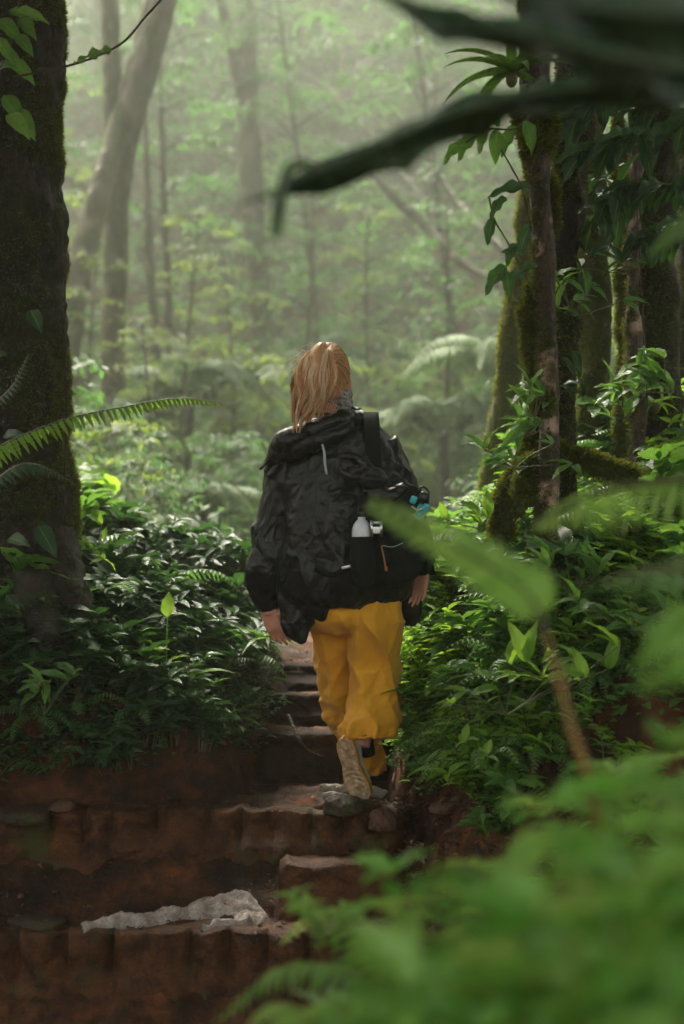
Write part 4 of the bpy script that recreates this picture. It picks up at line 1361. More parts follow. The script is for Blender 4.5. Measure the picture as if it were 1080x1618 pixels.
# collapsed hood
tube(jk, [H(428, 742, -.02), H(440, 715, -.07), H(462, 694, -.11), H(505, 676, -.125), H(545, 662, -.10), H(574, 662, -.03), H(560, 652, .05)], [.016, .034, .042, .036, .030, .024, .02], seg=20, n=50)
tube(jk, [H(450, 720, -.08), H(480, 703, -.125), H(520, 690, -.13), H(560, 675, -.11)], [.022, .03, .03, .02], seg=18, n=36)
tube(jk, [H(448, 704, -.04), H(428, 722, -.05), H(410, 742, -.05)], [.05, .034, .004], seg=16, n=16, flat=(.45, 1))
tube(jk, [H(440, 735, -.05), H(426, 752, -.055), H(417, 742, -.05)], [.03, .018, .004], seg=16, n=16, flat=(.5, 1))
tube(jk, [H(482, 690, .02), H(500, 655, .0), H(530, 645, .0), H(560, 655, .02)], [.03, .026, .024, .02], seg=18, n=26)
def jacket_disp(V, Nn):
    x, y, z = V[:, 0], V[:, 1], V[:, 2]
    top = np.clip((z - H(0, 700)[2]) / .08, 0, 1)
    q = np.stack([x * 6 + fbm(V * 4, 2, 3) * .8, y * 6, z * 2.2 + x * 1.2], 1)
    big_ = fbm(q, 2, 41) * .022
    w = V + np.stack([fbm(V * 7, 2, 51), fbm(V * 7, 2, 52), fbm(V * 7, 2, 53)], 1) * .05
    c1 = np.minimum(worley(np.stack([w[:, 0] * 7 + w[:, 2] * 2.2, w[:, 1] * 7, w[:, 2] * 2.6 - w[:, 0]], 1), 61), .7) * -.030
    c2 = np.minimum(worley(np.stack([w[:, 0] * 20 - w[:, 2] * 9, w[:, 1] * 18, w[:, 2] * 9 + w[:, 0] * 5], 1), 67), .6) * -.0070
    c3 = ridge(w * 34, 2, 47) * .0015
    return (big_ * (1 - .5 * top) + c1 + c2 + c3 + .008)
jm = remesh(jk, 'jacket', .0045, jacket_disp, 3, origin=HOa)
jacket = link('jacket', jm, M['nylon'], hiker)
# cuffs, reflective piping
cf = MB()
tube(cf, [H(423, 946, .035), H(424, 963, .045)], [.040, .036], seg=22, n=10, disp=lambda V: .003 * np.sin(np.arctan2(V[:, 1] - 5.24, V[:, 0] + .268) * 18))
build(cf, 'cuff', M['elastic'], jacket)
cf = MB()
tube(cf, [H(666, 888, .015), H(667, 902, .02)], [.037, .034], seg=22, n=10, disp=lambda V: .003 * np.sin(np.arctan2(V[:, 1] - 5.22, V[:, 0] - .294) * 18))
build(cf, 'cuff', M['elastic'], jacket)
rp = MB()
ribbon(rp, spline([H(508, 700, -.162), H(512, 715, -.166), H(513, 732, -.172), H(516, 750, -.175)], 16), .0045, (1, 0, 0), .004)
build(rp, 'reflective_piping', M['reflective'], jacket)

# --- scarf round the neck
sf = MB()
tube(sf, [H(510, 634, -.055), H(532, 630, -.05), H(546, 622, .0), H(545, 622, .05), H(520, 626, .09)], [.016, .018, .02, .02, .018], seg=18, n=40, disp=lambda V: ridge(V * 30, 2, 3) * .006)
tube(sf, [H(536, 604, -.055), H(541, 620, -.05), H(545, 640, -.045), H(534, 652, -.055)], [.012, .02, .024, .018], seg=16, n=24, disp=lambda V: ridge(V * 30, 2, 5) * .006)
build(sf, 'scarf', M['scarf'], hiker)

# --- hair: cap of strands drawn back to the tie, and the full ponytail
hr = MB()
rh = random.Random(3)
nr_ = np.random.default_rng(4)
tie = hc + np.array([-.012, -.088, .062])
cap_ = MB()
ellipsoid(cap_, hc + np.array([0, -.006, .012]), (.0785, .094, .112), seg=40, rings=26)
V, F, C = cap_.data()
zc = (V[:, 2] - hc[2]); yc = V[:, 1] - hc[1]
keep = (zc > -.055 + .9 * np.clip(yc, 0, 1)) & (yc < .075)
kf = keep[F].all(1)
hr.add(V, F[kf], np.tile([.25, .5, .5], (len(V), 1)))
def strand(mb, P, r0, rnd, n=10):
    Q = spline(P, n)
    tube(mb, Q, r0 * np.sin(PI * np.linspace(.12, .97, n)) ** .5, seg=4, cap=False, rnd=rnd)
for i in range(620):
    u = rh.uniform(-PI, PI); v = rh.uniform(-.35, 1.25)
    d = np.array([math.cos(v) * math.sin(u), math.cos(v) * math.cos(u), math.sin(v)])
    if d[1] > .55 and d[2] < .55: continue
    p0 = hc + np.array([0, -.006, .012]) + d * np.array([.080, .096, .114])
    m_ = (p0 + tie) / 2 - (hc + np.array([0, -.006, .012]))
    m_ = m_ / np.linalg.norm(m_ / np.array([.083, .099, .117])) + hc + np.array([0, -.006, .012])
    strand(hr, [p0, m_, tie + rv(rh, .012)], .0016, min(1, max(0, .22 + rh.uniform(-.2, .3))), 8)
# ponytail: bundle centre-lines with clumps
core = MB()
tube(core, [tie + np.array([0, .01, 0]), H(503, 553, -.16), H(496, 585, -.19), H(492, 620, -.18), H(486, 648, -.165), H(476, 668, -.16)], [.016, PX(16), PX(21), PX(18), PX(11), PX(3)], seg=24, n=30, flat=(1, .55), rnd=.3)
V, F, C = core.data()
C[:, 0] = .3
hr.add(V, F, C)
clumps = []
for k in range(64):
    a = rh.uniform(0, 2 * PI); r = math.sqrt(rh.random())
    clumps.append((math.cos(a) * r, math.sin(a) * r, rh.uniform(0, 1), rh.uniform(.66, 1.04), rh.uniform(-.16, .16)))
for i in range(3000):
    cx_, cy_, cr_, end, sw = clumps[i % len(clumps)]
    ox = cx_ + rh.gauss(0, .10); oy = cy_ + rh.gauss(0, .10)
    end = min(1.05, end + rh.uniform(-.07, .05)) * (1.0 if cx_ < 0 else .90)
    pts = []
    cen = [tie, H(508, 549, -.145), H(501, 566, -.185), H(497, 598, -.195), H(493, 628, -.185), H(485, 654, -.175), H(474, 684, -.17)]
    rad = [.010, PX(11), PX(23), PX(32), PX(30), PX(25), PX(17)]
    Q = spline(np.hstack([np.array(cen), np.array(rad)[:, None]]), 24)
    m_ = int(23 * min(1, end)); 
    idx = np.linspace(0, m_, 7).astype(int)
    for j, q in enumerate(idx):
        t = q / 23
        conv = 1 - .2 * t * rh.uniform(.6, 1)
        wob = .20 * math.sin(t * (8 + 5 * cr_) + cr_ * 20) * min(1, t * 2) + rh.gauss(0, .03)
        pts.append(Q[q, :3] + np.array([(ox + wob + sw * t) * Q[q, 3] * conv + (cx_ - ox) * .65 * t * Q[q, 3], (oy * .6 + .12 * math.sin(t * 7 + cr_ * 31) * t) * Q[q, 3], 0]))
    strand(hr, pts, rh.uniform(.0006, .0013), min(1, max(0, .75 * cr_ + .15 + rh.uniform(-.3, .3) + .08 * (1 if oy < 0 else -2))), 12)
for i in range(260):                     # stray hairs
    a = rh.uniform(0, 2 * PI)
    s = H(rh.uniform(470, 530), rh.uniform(552, 640), -.18)
    e = s + np.array([rh.uniform(-.05, .03), rh.uniform(-.03, .02), rh.uniform(-.08, .02)])
    strand(hr, [s, (s + e) / 2 + rv(rh, .02), e], .0006, .7, 8)
build(hr, 'hair', M['hair'], hiker)
ht = MB()
ellipsoid(ht, tie + np.array([0, -.008, 0]), (.019, .014, .019), seg=16, rings=10)
build(ht, 'hair_tie', M['black_plastic'], hiker)

# --- shoes
def shoe(parent, heel, toe, sole_n, sc_=1.0, side=1):
    """sole lies in the plane through heel and toe with outward normal sole_n"""
    heel, toe, sn = np.array(heel), np.array(toe), np.array(sole_n, float)
    L = np.linalg.norm(toe - heel)
    e1 = (toe - heel) / L
    sn = sn - e1 * sn.dot(e1); sn /= np.linalg.norm(sn)
    e2 = np.cross(e1, sn)                       # across
    t = np.linspace(0, 1, 60)
    wl = np.interp(t, [0, .02, .08, .2, .42, .6, .75, .9, .97, 1], [.002, .018, .029, .033, .029, .037, .043, .037, .022, .002])
    wl = wl * 1.12
    cl = side * np.interp(t, [0, .3, .5, .75, 1], [0, .002, .001, -.003, -.010])
    def slab(z0, z1, gw, mat, name, n_a=48, tread=False):
        m_ = MB()
        u = np.linspace(-1, 1, 41)
        rows = []
        X = t[:, None] * L + 0 * u[None]
        Y = cl[:, None] + (wl * gw)[:, None] * u[None]
        Zb = np.full(X.shape, z0)
        Zt = np.full(X.shape, z1)
        ed = 1 - np.abs(u)[None] ** 8 * np.ones_like(X)
        toe_up = .006 * np.clip(t - .8, 0, 1)[:, None] / .2
        if tread:
            r1 = np.hypot((X - .13 * L), Y - cl[:, None])
            r2 = np.hypot((X - .80 * L), Y - cl[:, None])
            g1 = np.sin(r1 / .0075 * PI * 1.0)
            g2 = np.sin((r2) / .009 * PI)
            g = np.where(t[:, None] < .33, g1, np.where(t[:, None] > .47, g2, np.sin(u[None] * 7) * .4))
            Zb = Zb + np.where(g > 0, .0, -.0035)* -1 * 0 + np.where(g > 0, 0.0022, 0)
        def pt(x, y, z): return heel + x[..., None] * e1 + y[..., None] * e2 + z[..., None] * (-sn)
        m_.add(pt(X, Y, Zb + toe_up).reshape(-1, 3), grid_faces(60, 41)[:, ::-1])
        m_.add(pt(X, Y, Zt + toe_up).reshape(-1, 3), grid_faces(60, 41))
        for c in (0, -1):
            S_ = np.stack([pt(X[:, c], Y[:, c], Zb[:, c] + toe_up[:, 0]), pt(X[:, c], Y[:, c], Zt[:, c] + toe_up[:, 0])], 1)
            m_.add(S_.reshape(-1, 3), grid_faces(60, 2))
        return build(m_, name, mat, parent)
    root = slab(.0035, .026, 1.0, M['sole'], 'sole')
    slab2 = slab(.0, .006, .88, M['tread'], 'tread', tread=True)
    slab2.parent = root
    slab2.location = (0, 0, 0)
    # upper
    m_ = MB()
    rows = []
    ang = np.linspace(0, PI, 25)
    hgt = np.interp(t, [0, .03, .15, .35, .5, .7, .9, 1], [.045, .075, .085, .080, .060, .044, .030, .01])
    for i in range(60):
        c = heel + e1 * (t[i] * L) + e2 * cl[i]
        rows.append(c + np.outer(np.cos(ang) * (wl[i] * .97), e2) + np.outer(.020 + np.sin(ang) ** .7 * hgt[i], -sn))
    m_.add(np.array(rows).reshape(-1, 3), grid_faces(60, 25))
    up = build(m_, 'upper', M['shoe_white'], parent)
    return root
sh = shoe(hiker, H(542, 1167, -.12), H(568, 1268, -.055), (-.42, -1, .05), side=1)
shF = shoe(hiker, H(588, 1222, .36) * np.array([1, 1, 0]) + np.array([0, 0, .615]), H(596, 1222, .60) * np.array([1, 1, 0]) + np.array([0, 0, .615]), (0, 0, -1), side=-1)

# ------------------------------------------------------------------ what the hiker carries
bag = thing('backpack', tuple(H(610, 930, -.1)), 'black sling backpack slung low on the back of the hiker over the rain jacket', 'backpack')
bg = MB()
ca, sa = math.cos(R(-14)), math.sin(R(-14))
Rb = np.array([[ca, 0, sa], [0, 1, 0], [-sa, 0, ca]])
rbox(bg, H(612, 850, -.15), (PX(54), .075, PX(70)), Rb, e=.75, seg=44, rings=30)
ellipsoid(bg, H(630, 805, -.13), (PX(42), .06, PX(38)), seg=36, rings=24)
def bag_disp(V, Nn):
    return ridge(np.stack([V[:, 0] * 12 + V[:, 2] * 5, V[:, 1] * 12, V[:, 2] * 9], 1), 3, 61) * .014 + ridge(V * 38, 2, 62) * .002
bmsh = remesh(bg, 'bag_body', .005, bag_disp, 6, origin=np.array(bag.location))
link('bag_body', bmsh, M['elastic'], bag)
pk = MB()
tube(pk, [H(576, 922, -.20), H(574, 890, -.235), H(573, 848, -.235)], [.030, .046, .0425], seg=32, n=26, flat=(1, 1), disp=lambda V: .002 * np.sin(np.arctan2(V[:, 1] - 4.97, V[:, 0] - .075) * 26) * np.clip((V[:, 2] - H(0, 890)[2]) / .1, 0, 1) + ridge(V * 25, 2, 5) * .003)
build(pk, 'bottle_pocket', M['elastic'], bag)
st = MB()
ribbon(st, spline([H(584, 652, .03), H(586, 655, -.075), H(588, 690, -.155), H(590, 735, -.185), H(592, 775, -.20)], 30), PX(12), (1, 0, 0), .004)
build(st, 'shoulder_strap', M['elastic'], bag)
st = MB()
ribbon(st, spline([H(612, 890, -.24), H(604, 862, -.25), H(598, 838, -.255), H(596, 800, -.25)], 20), PX(7), (1, 0, 0), .003)
ribbon(st, spline([H(497, 898, -.165), H(520, 908, -.18), H(545, 902, -.19), H(560, 890, -.21)], 20), PX(4), (0, 0, 1), .003)
build(st, 'strap', M['elastic'], bag)
kn = MB()   # knotted cloth top of the bag
for c, r in (((572, 745, -.20), (.046, .03, .026)), ((590, 758, -.215), (.05, .035, .04)), ((548, 735, -.19), (.032, .02, .02)), ((598, 782, -.21), (.045, .035, .03))):
    ellipsoid(kn, H(*c), r, seg=26, rings=16)
tube(kn, [H(536, 724, -.18), H(556, 722, -.20), H(576, 734, -.215), H(588, 748, -.225)], [.012, .016, .018, .016], seg=14, n=24)
tube(kn, [H(534, 728, -.18), H(545, 748, -.20), H(566, 756, -.215)], [.012, .014, .014], seg=14, n=24)
tube(kn, [H(575, 775, -.21), H(610, 785, -.215), H(640, 770, -.19)], [.02, .026, .02], seg=14, n=24)
kmsh = remesh(kn, 'cloth_knot', .004, lambda V, Nn: ridge(np.stack([V[:, 0] * 22 + V[:, 2] * 10, V[:, 1] * 20, V[:, 2] * 30], 1), 3, 66) * .0055, 2, origin=np.array(bag.location))
link('cloth_knot', kmsh, M['nylon'], bag)
bk = MB()
for dy in (0, 1):
    y = 826 + dy * 16
    ribbon(bk, [H(587, y, -.262), H(594, y, -.264), H(602, y, -.262)], PX(2.2), (0, 0, 1), .005)
ribbon(bk, [H(587, 822, -.262), H(587, 848, -.262)], PX(2), (1, 0, 0), .006)
ribbon(bk, [H(602, 822, -.262), H(602, 848, -.262)], PX(2), (1, 0, 0), .006)
rbox(bk, H(594.5, 838, -.262), (PX(6.5), .005, PX(6)), None, e=.4)
build(bk, 'buckle', M['metal'], bag)
bk = MB()
rbox(bk, H(547, 896, -.20), (PX(8), .004, PX(2.4)), Rb, e=.4)
build(bk, 'buckle', M['metal'], bag)
pl = MB()
tube(pl, [H(602, 862, -.262), H(606, 880, -.268), H(609, 898, -.268)], [.0022, .003, .003], seg=8, n=14)
ellipsoid(pl, H(610, 899, -.268), (.006, .006, .009))
build(pl, 'zip_pull', M['orange_cord'], bag)
pl = MB()
tube(pl, [H(604, 862, -.262), H(620, 864, -.262), H(636, 858, -.25)], .0016, seg=6, n=14)
build(pl, 'cord', M['reflective'], bag)

def lathe(mb, c, prof, seg=36, axis=None):
    prof = np.array(prof, float)
    a = np.linspace(0, 2 * PI, seg, endpoint=False)
    V = np.stack([prof[:, 0:1] * np.cos(a), prof[:, 0:1] * np.sin(a), np.repeat(prof[:, 1:2], seg, 1)], -1)
    if axis is not None:
        V = V @ np.array(axis).T
    mb.add(V.reshape(-1, 3) + np.array(c), grid_faces(len(prof), seg, True))
bt = thing('water_bottle', tuple(H(572, 900, -.235)), 'white aluminium water bottle with black cap in the side pocket of the backpack', 'bottle')
b_ = MB()
c0 = H(571, 900, -.235)
lathe(b_, c0, [(0, .03), (.030, .032), (.034, .038), (.0345, .125), (.033, .142), (.028, .158), (.019, .170), (.0135, .175), (.0135, .186), (0, .186)])
build(b_, 'bottle', M['white_alu'], bt)
b_ = MB()
lathe(b_, c0 + np.array([0, 0, .184]), [(0, 0), (.0145, 0), (.0148, .016), (.013, .020), (0, .020)])
tube(b_, [c0 + np.array([-.012, 0, .202]), c0 + np.array([-.008, 0, .216]), c0 + np.array([.008, 0, .216]), c0 + np.array([.012, 0, .202])], .003, seg=8, n=16)
build(b_, 'cap', M['black_plastic'], bt)

gd = thing('water_bottle', tuple(H(663, 815, -.25)), 'small turquoise bottle with black cap clipped to the right of the backpack', 'bottle')
ax = np.array([[.94, 0, .34], [0, 1, 0], [-.34, 0, .94]])
g = MB()
lathe(g, H(660, 822, -.25), [(0, 0), (.014, .0), (.017, .006), (.018, .05), (.013, .062), (0, .062)], axis=ax)
build(g, 'bottle', M['turquoise'], gd)
g = MB()
lathe(g, H(666, 796, -.25), [(0, 0), (.019, 0), (.020, .03), (.015, .040), (0, .042)], axis=ax)
tube(g, [H(660, 776, -.25), H(668, 769, -.25), H(677, 778, -.25), H(676, 795, -.25)], .004, seg=8, n=20)
build(g, 'cap', M['black_plastic'], gd)
g = MB()
rbox(g, H(653, 790, -.265), (PX(5), .01, PX(6)), ax, e=.5)
rbox(g, H(672, 803, -.265), (PX(5), .01, PX(7)), ax, e=.5)
build(g, 'clip', M['turquoise'], gd)
g = MB()
tube(g, [H(650, 800, -.27), H(660, 806, -.278), H(672, 800, -.27)], .0035, seg=8, n=20)
tube(g, [H(652, 812, -.265), H(662, 820, -.27), H(672, 812, -.265)], .0025, seg=8, n=20)
build(g, 'ring', M['metal'], gd)
# ------------------------------------------------------------------ steps, stones, sack
def log_step(name, x0, x1, y, z, hgt, dep, rib, label, tilt=0., mat=None, seed=0, ribd=.03, top=.12, cat='step', low=.0, bow=.0):
    """worn mud-caked edging: ribbed front, rounded lip, rough top"""
    nx, ns = int((x1 - x0) / .008), 46
    x = np.linspace(x0, x1, nx)
    s = np.linspace(0, 1, ns)
    # profile: back of tread -> lip -> foot
    py_ = np.interp(s, [0, .35, .42, .48, 1], [dep, .035, .006, -.004, -.012 - low])
    pz_ = np.interp(s, [0, .35, .42, .48, 1], [-.02, .0, -.006, -.025, -hgt])
    X = np.repeat(x[:, None], ns, 1)
    fr = sstep(.36, .5, s)[None]
    r_ = np.random.default_rng(seed)
    ph = x / rib + .8 * fbm(np.stack([x * 4, 0 * x, 0 * x + seed], 1), 2, seed)
    ki = np.floor(ph).astype(int) % 64
    own = r_.uniform(-1, 1, (3, 64))
    rr = np.abs(np.sin(ph * PI)) ** .38
    G = 1 - rr
    P3 = np.stack([X.ravel(), np.tile(py_, nx) + y, np.tile(pz_, nx) + z], 1)
    n1 = fbm(P3 * 9, 4, seed).reshape(nx, ns)
    n2 = fbm(P3 * 40, 3, seed + 5).reshape(nx, ns)
    fade = np.interp(s, [0, .45, .60, .70, 1], [0, 1, .9, 0.1, .0])[None]
    soilw = np.interp(s, [0, .58, .74, 1], [0, 0, 1, 1.3])[None]
    Yy = py_[None] + y + G[:, None] * ribd * fade + n1 * (.020 + .04 * soilw) + n2 * .010 + own[0][ki][:, None] * .010 * rr[:, None] * fade - soilw * .05 + bow * ((x - x0) / (x1 - x0) - .5)[:, None] ** 2 * 4
    Zz = pz_[None] + z + tilt * (x - x0)[:, None] - G[:, None] * .012 * fr * (s[None] < .6) + n1 * .020 * (1 - .3 * fr) + n2 * .007 + own[1][ki][:, None] * .010 * rr[:, None] * (s[None] < .55)
    ends = np.minimum(1, np.minimum(x - x0, x1 - x) / .04)
    Zz = Zz - (1 - ends)[:, None] ** 2 * .03
    Yy = Yy + ((1 - ends)[:, None] ** 2) * .04
    V = np.stack([X, Yy, Zz], -1)
    mb = MB().add(V.reshape(-1, 3), grid_faces(nx, ns))
    # closing back and ends
    B = V.copy(); B[:, :, 1] = np.maximum(V[:, :, 1], y + dep); B[:, :, 2] = np.minimum(V[:, :, 2], z - .02)
    mb.add(np.stack([V[:, -1], B[:, -1] ], 1).reshape(-1, 3), grid_faces(nx, 2))
    for e in (0, -1):
        mb.add(np.stack([V[e], B[e]], 1).reshape(-1, 3), grid_faces(ns, 2))
    o = build(mb, name, mat or M['step'], origin=((x0 + x1) / 2, y, z - hgt))
    return tag(o, label, cat, 'steps of the trail')

log_step('trail_step', -1.30, .22, 5.03, .435, .22, .22, .133, 'mud caked ribbed step edge just below the raised shoe of the hiker', tilt=.006, seed=3, ribd=.085)
log_step('trail_step', -1.35, .14, 4.52, .150, .36, .22, .140, 'lowest ribbed step edge in front of the pale sack', tilt=.010, seed=7, ribd=.085)
log_step('trail_step', -.215, .185, 4.80, .315, .26, .20, .9, 'squared earth block step between the two ribbed edges', tilt=.03, seed=11, ribd=.01)
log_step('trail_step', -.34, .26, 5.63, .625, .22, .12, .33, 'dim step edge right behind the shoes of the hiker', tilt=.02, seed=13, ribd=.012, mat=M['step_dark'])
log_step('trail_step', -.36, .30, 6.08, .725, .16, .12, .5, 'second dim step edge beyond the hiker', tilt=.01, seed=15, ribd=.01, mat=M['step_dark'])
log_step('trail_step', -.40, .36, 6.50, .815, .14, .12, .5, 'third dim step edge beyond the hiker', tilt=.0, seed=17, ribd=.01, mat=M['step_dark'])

def rock(c, r, seed, mat, label, name='stone', group=None, seg=34, amp=.28, rot=0, cat='stone', flat=1.):
    m_ = MB()
    ellipsoid(m_, (0, 0, 0), (1, 1, 1), seg=seg, rings=seg // 2 + 4)
    V, F, C = m_.data()
    d = V * (1 + amp * fbm(V * 1.3, 3, seed) + amp * .35 * ridge(V * 3, 3, seed + 1))[:, None]
    d[:, 2] = np.where(d[:, 2] < -.4, -.4, d[:, 2])
    d = np.clip(d, -1.1, .9) * np.array(r)
    cr, sr = math.cos(rot), math.sin(rot)
    d = np.stack([d[:, 0] * cr - d[:, 1] * sr, d[:, 0] * sr + d[:, 1] * cr, d[:, 2]], 1)
    b_ = MB().add(d + np.array(c), F, C)
    return tag(build(b_, name, mat, origin=c), label, cat, group)

rock(at(543, 1276, 5.04), (.075, .06, .045), 2, M['stone'], 'dark wedge shaped stone on the step edge below the raised shoe')
rock(at(605, 1300, 4.98), (.05, .05, .055), 5, M['stone_red'], 'squat reddish stone at the right end of the upper ribbed step')
rock(at(700, 1278, 4.85), (.045, .04, .028), 8, M['stone_red'], 'smooth reddish stone lying right of the step edge')
rock(at(62, 1462, 4.66), (.10, .07, .03), 11, M['stone'], 'flat grey stone on the lower step at the left edge')
rock(at(40, 1292, 5.03), (.09, .07, .035), 12, M['stone'], 'flat yellowish stone at the left end of the upper ribbed step')
rock(at(100, 1275, 5.08), (.05, .04, .03), 14, M['stone_red'], 'small brown stone on the left end of the upper ribbed step')
rock(at(245, 1372, 5.0), (.05, .02, .035), 17, M['stone'], 'pale stone set in the earth face under the upper ribbed step')
rock(at(540, 1560, 4.5), (.07, .03, .035), 18, M['stone'], 'stone bulging from the earth under the lowest ribbed step')
rock(at(350, 1472, 4.60), (.03, .03, .015), 19, M['stone'], 'small stone tucked beside the pale sack')
rr_ = random.Random(9)
for i in range(60):
    x, y = rr_.uniform(.12, .62), rr_.uniform(4.35, 5.15)
    rock((x, y, hz(x, y)), (rr_.uniform(.010, .026),) * 2 + (rr_.uniform(.008, .016),), 30 + i, M['stone_red' if i % 2 else 'stone'], 'small loose stone in the rubble right of the steps', 'pebble', 'loose stones right of the steps', seg=14)
for i in range(46):
    x, y = rr_.uniform(-1.3, .1), rr_.choice((rr_.uniform(4.56, 4.98), rr_.uniform(5.05, 5.5)))
    if y > 5.1 and x < -.3: continue
    rock((x, y, hz(x, y)), (rr_.uniform(.006, .018),) * 2 + (rr_.uniform(.005, .012),), 130 + i, M['stone_red' if i % 2 else 'stone'], 'small loose stone lying on the steps', 'pebble', 'loose stones on the steps', seg=12)

# pale splintered rotten wood behind the shoe
for i, (a_, b_, w) in enumerate((((506, 1232, 5.42), (612, 1256, 5.30), .022), ((510, 1250, 5.30), (560, 1262, 5.22), .014), ((570, 1240, 5.36), (615, 1246, 5.30), .02))):
    m_ = MB()
    P = np.array(ats([a_, b_]))
    P[:, 2] = [hz(*P[0, :2]) + .012, hz(*P[1, :2]) + .012]
    tube(m_, [P[0], P.mean(0) + np.array([0, 0, .006]), P[1]], [w * .6, w, w * .5], seg=20, n=40, flat=(1, .5), disp=lambda V: ridge(np.stack([V[:, 0] * 8, V[:, 1] * 60, V[:, 2] * 60], 1), 3, 4) * .007)
    tag(build(m_, 'rotten_wood', M['chalk'], origin=P[0]), ('long pale splintered piece of wood behind the raised shoe', 'short pale wood piece left of the toe of the shoe', 'short pale wood piece right of the toe of the shoe')[i], 'wood')

# pale crumpled sack half buried in the tread
sp = [(128, 1474, 4.55), (165, 1458, 4.62), (215, 1446, 4.70), (280, 1436, 4.76), (345, 1428, 4.81), (385, 1426, 4.81), (404, 1444, 4.74), (376, 1456, 4.65), (318, 1476, 4.57)]
P = np.array([at(*q)[:2] for q in sp])
Wd = np.array([.012, .040, .050, .052, .058, .060, .050, .042, .010])
Q = spline(np.hstack([P, Wd[:, None]]), 150)
T = np.gradient(Q[:, :2], axis=0); T /= np.linalg.norm(T, axis=1)[:, None]
Sd = np.stack([-T[:, 1], T[:, 0]], 1)
u = np.linspace(-1, 1, 44)
rag = np.stack([1 + .35 * fbm(np.stack([np.arange(150) * .09, np.zeros(150) + k * 9, np.zeros(150)], 1), 3, 5 + k) for k in (0, 1)], 1)
Wu = np.where(u[None] < 0, rag[:, :1], rag[:, 1:]) * Q[:, 2:3] * u[None]
XY = Q[:, None, :2] + Sd[:, None] * Wu[..., None]
g = np.maximum(height(XY[..., 0], XY[..., 1], False), np.where((XY[..., 1] < 4.76), .158, 0))
P3 = np.stack([XY[..., 0], XY[..., 1], np.zeros_like(g)], -1).reshape(-1, 3)
dome = (1 - np.abs(u)[None] ** 3)
hh = .013 + .014 * ridge(P3 * np.array([11, 17, 1]), 2, 71).reshape(g.shape) - .040 * (np.minimum(worley(P3 * np.array([15, 24, 1]), 73).reshape(g.shape), .6) - .3) * .5 - .010 * ridge(P3 * 55, 2, 75).reshape(g.shape) * .5
Z = g - .022 + dome * (hh + .022)
sk = MB().add(np.stack([XY[..., 0], XY[..., 1], Z], -1).reshape(-1, 3), grid_faces(150, 44))
O = (P[0][0], P[0][1], .15)
tag(build(sk, 'sack', M['sack'], origin=O), 'crumpled dirty white sack half buried on the lower step', 'sack')

# dead leaves and litter
def litter(name, label, xs, ys, n, ls, seed, mat='dead_leaf', cond=None, tm=None):
    r = np.random.default_rng(seed)
    x = r.uniform(*xs, n); y = r.uniform(*ys, n)
    if cond is not None:
        k = cond(x, y); x, y = x[k], y[k]
    n = len(x)
    z = height(x, y) + .006
    a = r.uniform(0, 2 * PI, n)
    m_ = MB()
    scatter(m_, tm or leaf_t(4, 2, W=.25, droop=1.2, fold=.3), np.stack([x, y, z], 1), np.stack([np.cos(a), np.sin(a), r.uniform(-.1, .6, n)], 1), np.stack([r.uniform(-.6, .6, n), r.uniform(-.6, .6, n), np.ones(n)], 1), ls * r.uniform(.4, 1.3, n), r.uniform(0, 1, n))
    tag(build(m_, name, M[mat]), label, 'litter', kind='stuff')
litter('leaf_litter', 'wet brown dead leaves and debris heaped right of the steps', (.10, .75), (4.3, 5.3), 900, .045, 1)
litter('leaf_litter', 'scattered bits of dead leaf on the steps and trail', (-1.5, .3), (4.5, 7.5), 420, .028, 2)
litter('leaf_litter', 'dead leaves lying under the herbs on both banks', (-2.2, 1.8), (5.1, 6.8), 900, .05, 3, cond=lambda x, y: (dl_of(x, y) > .05) | (dr_of(x, y) > .05))
# exposed roots on the bank faces
for i, (pts, rad) in enumerate((
    ([(655, 1200, 5.0), (640, 1225, 4.98), (612, 1255, 5.0), (560, 1266, 5.02)], .007),
    ([(735, 1190, 4.85), (745, 1225, 4.83), (730, 1260, 4.82)], .018),
    ([(700, 1180, 4.9), (690, 1225, 4.88), (672, 1262, 4.9)], .008),
    ([(790, 1230, 4.7), (770, 1290, 4.66), (752, 1350, 4.6)], .012),
    ([(455, 1130, 5.35), (480, 1180, 5.25), (512, 1235, 5.2)], .006),
    ([(380, 1180, 5.2), (430, 1215, 5.17), (470, 1250, 5.14)], .005),
    ([(300, 1170, 5.2), (285, 1220, 5.16), (292, 1262, 5.12)], .005))):
    P = []
    for q in pts:
        p = at(*q); P.append((p[0], p[1], p[2]))
    P = np.array(P)
    # settle the root onto the bank face
    for p in P:
        for s in np.arange(0, .6, .01):
            if hz(p[0], p[1] + s) > p[2] - .0: p[1] += s - .005; break
    m_ = MB()
    tube(m_, P, [rad, rad * .9] + [rad * .6] * (len(P) - 2), seg=12, n=40, disp=lambda V: fbm(V * 30, 3, 2) * .003)
    tag(build(m_, 'exposed_root', M['root'], origin=P[0]), 'thin bare root on the %s earth bank, %s' % (('right', 'right', 'right', 'right', 'left', 'left', 'left')[i], ('reaching to the step edge', 'thickest of all', 'above the rubble', 'lowest and nearest', 'beside the trail', 'low in the middle', 'farthest left')[i]), 'root')

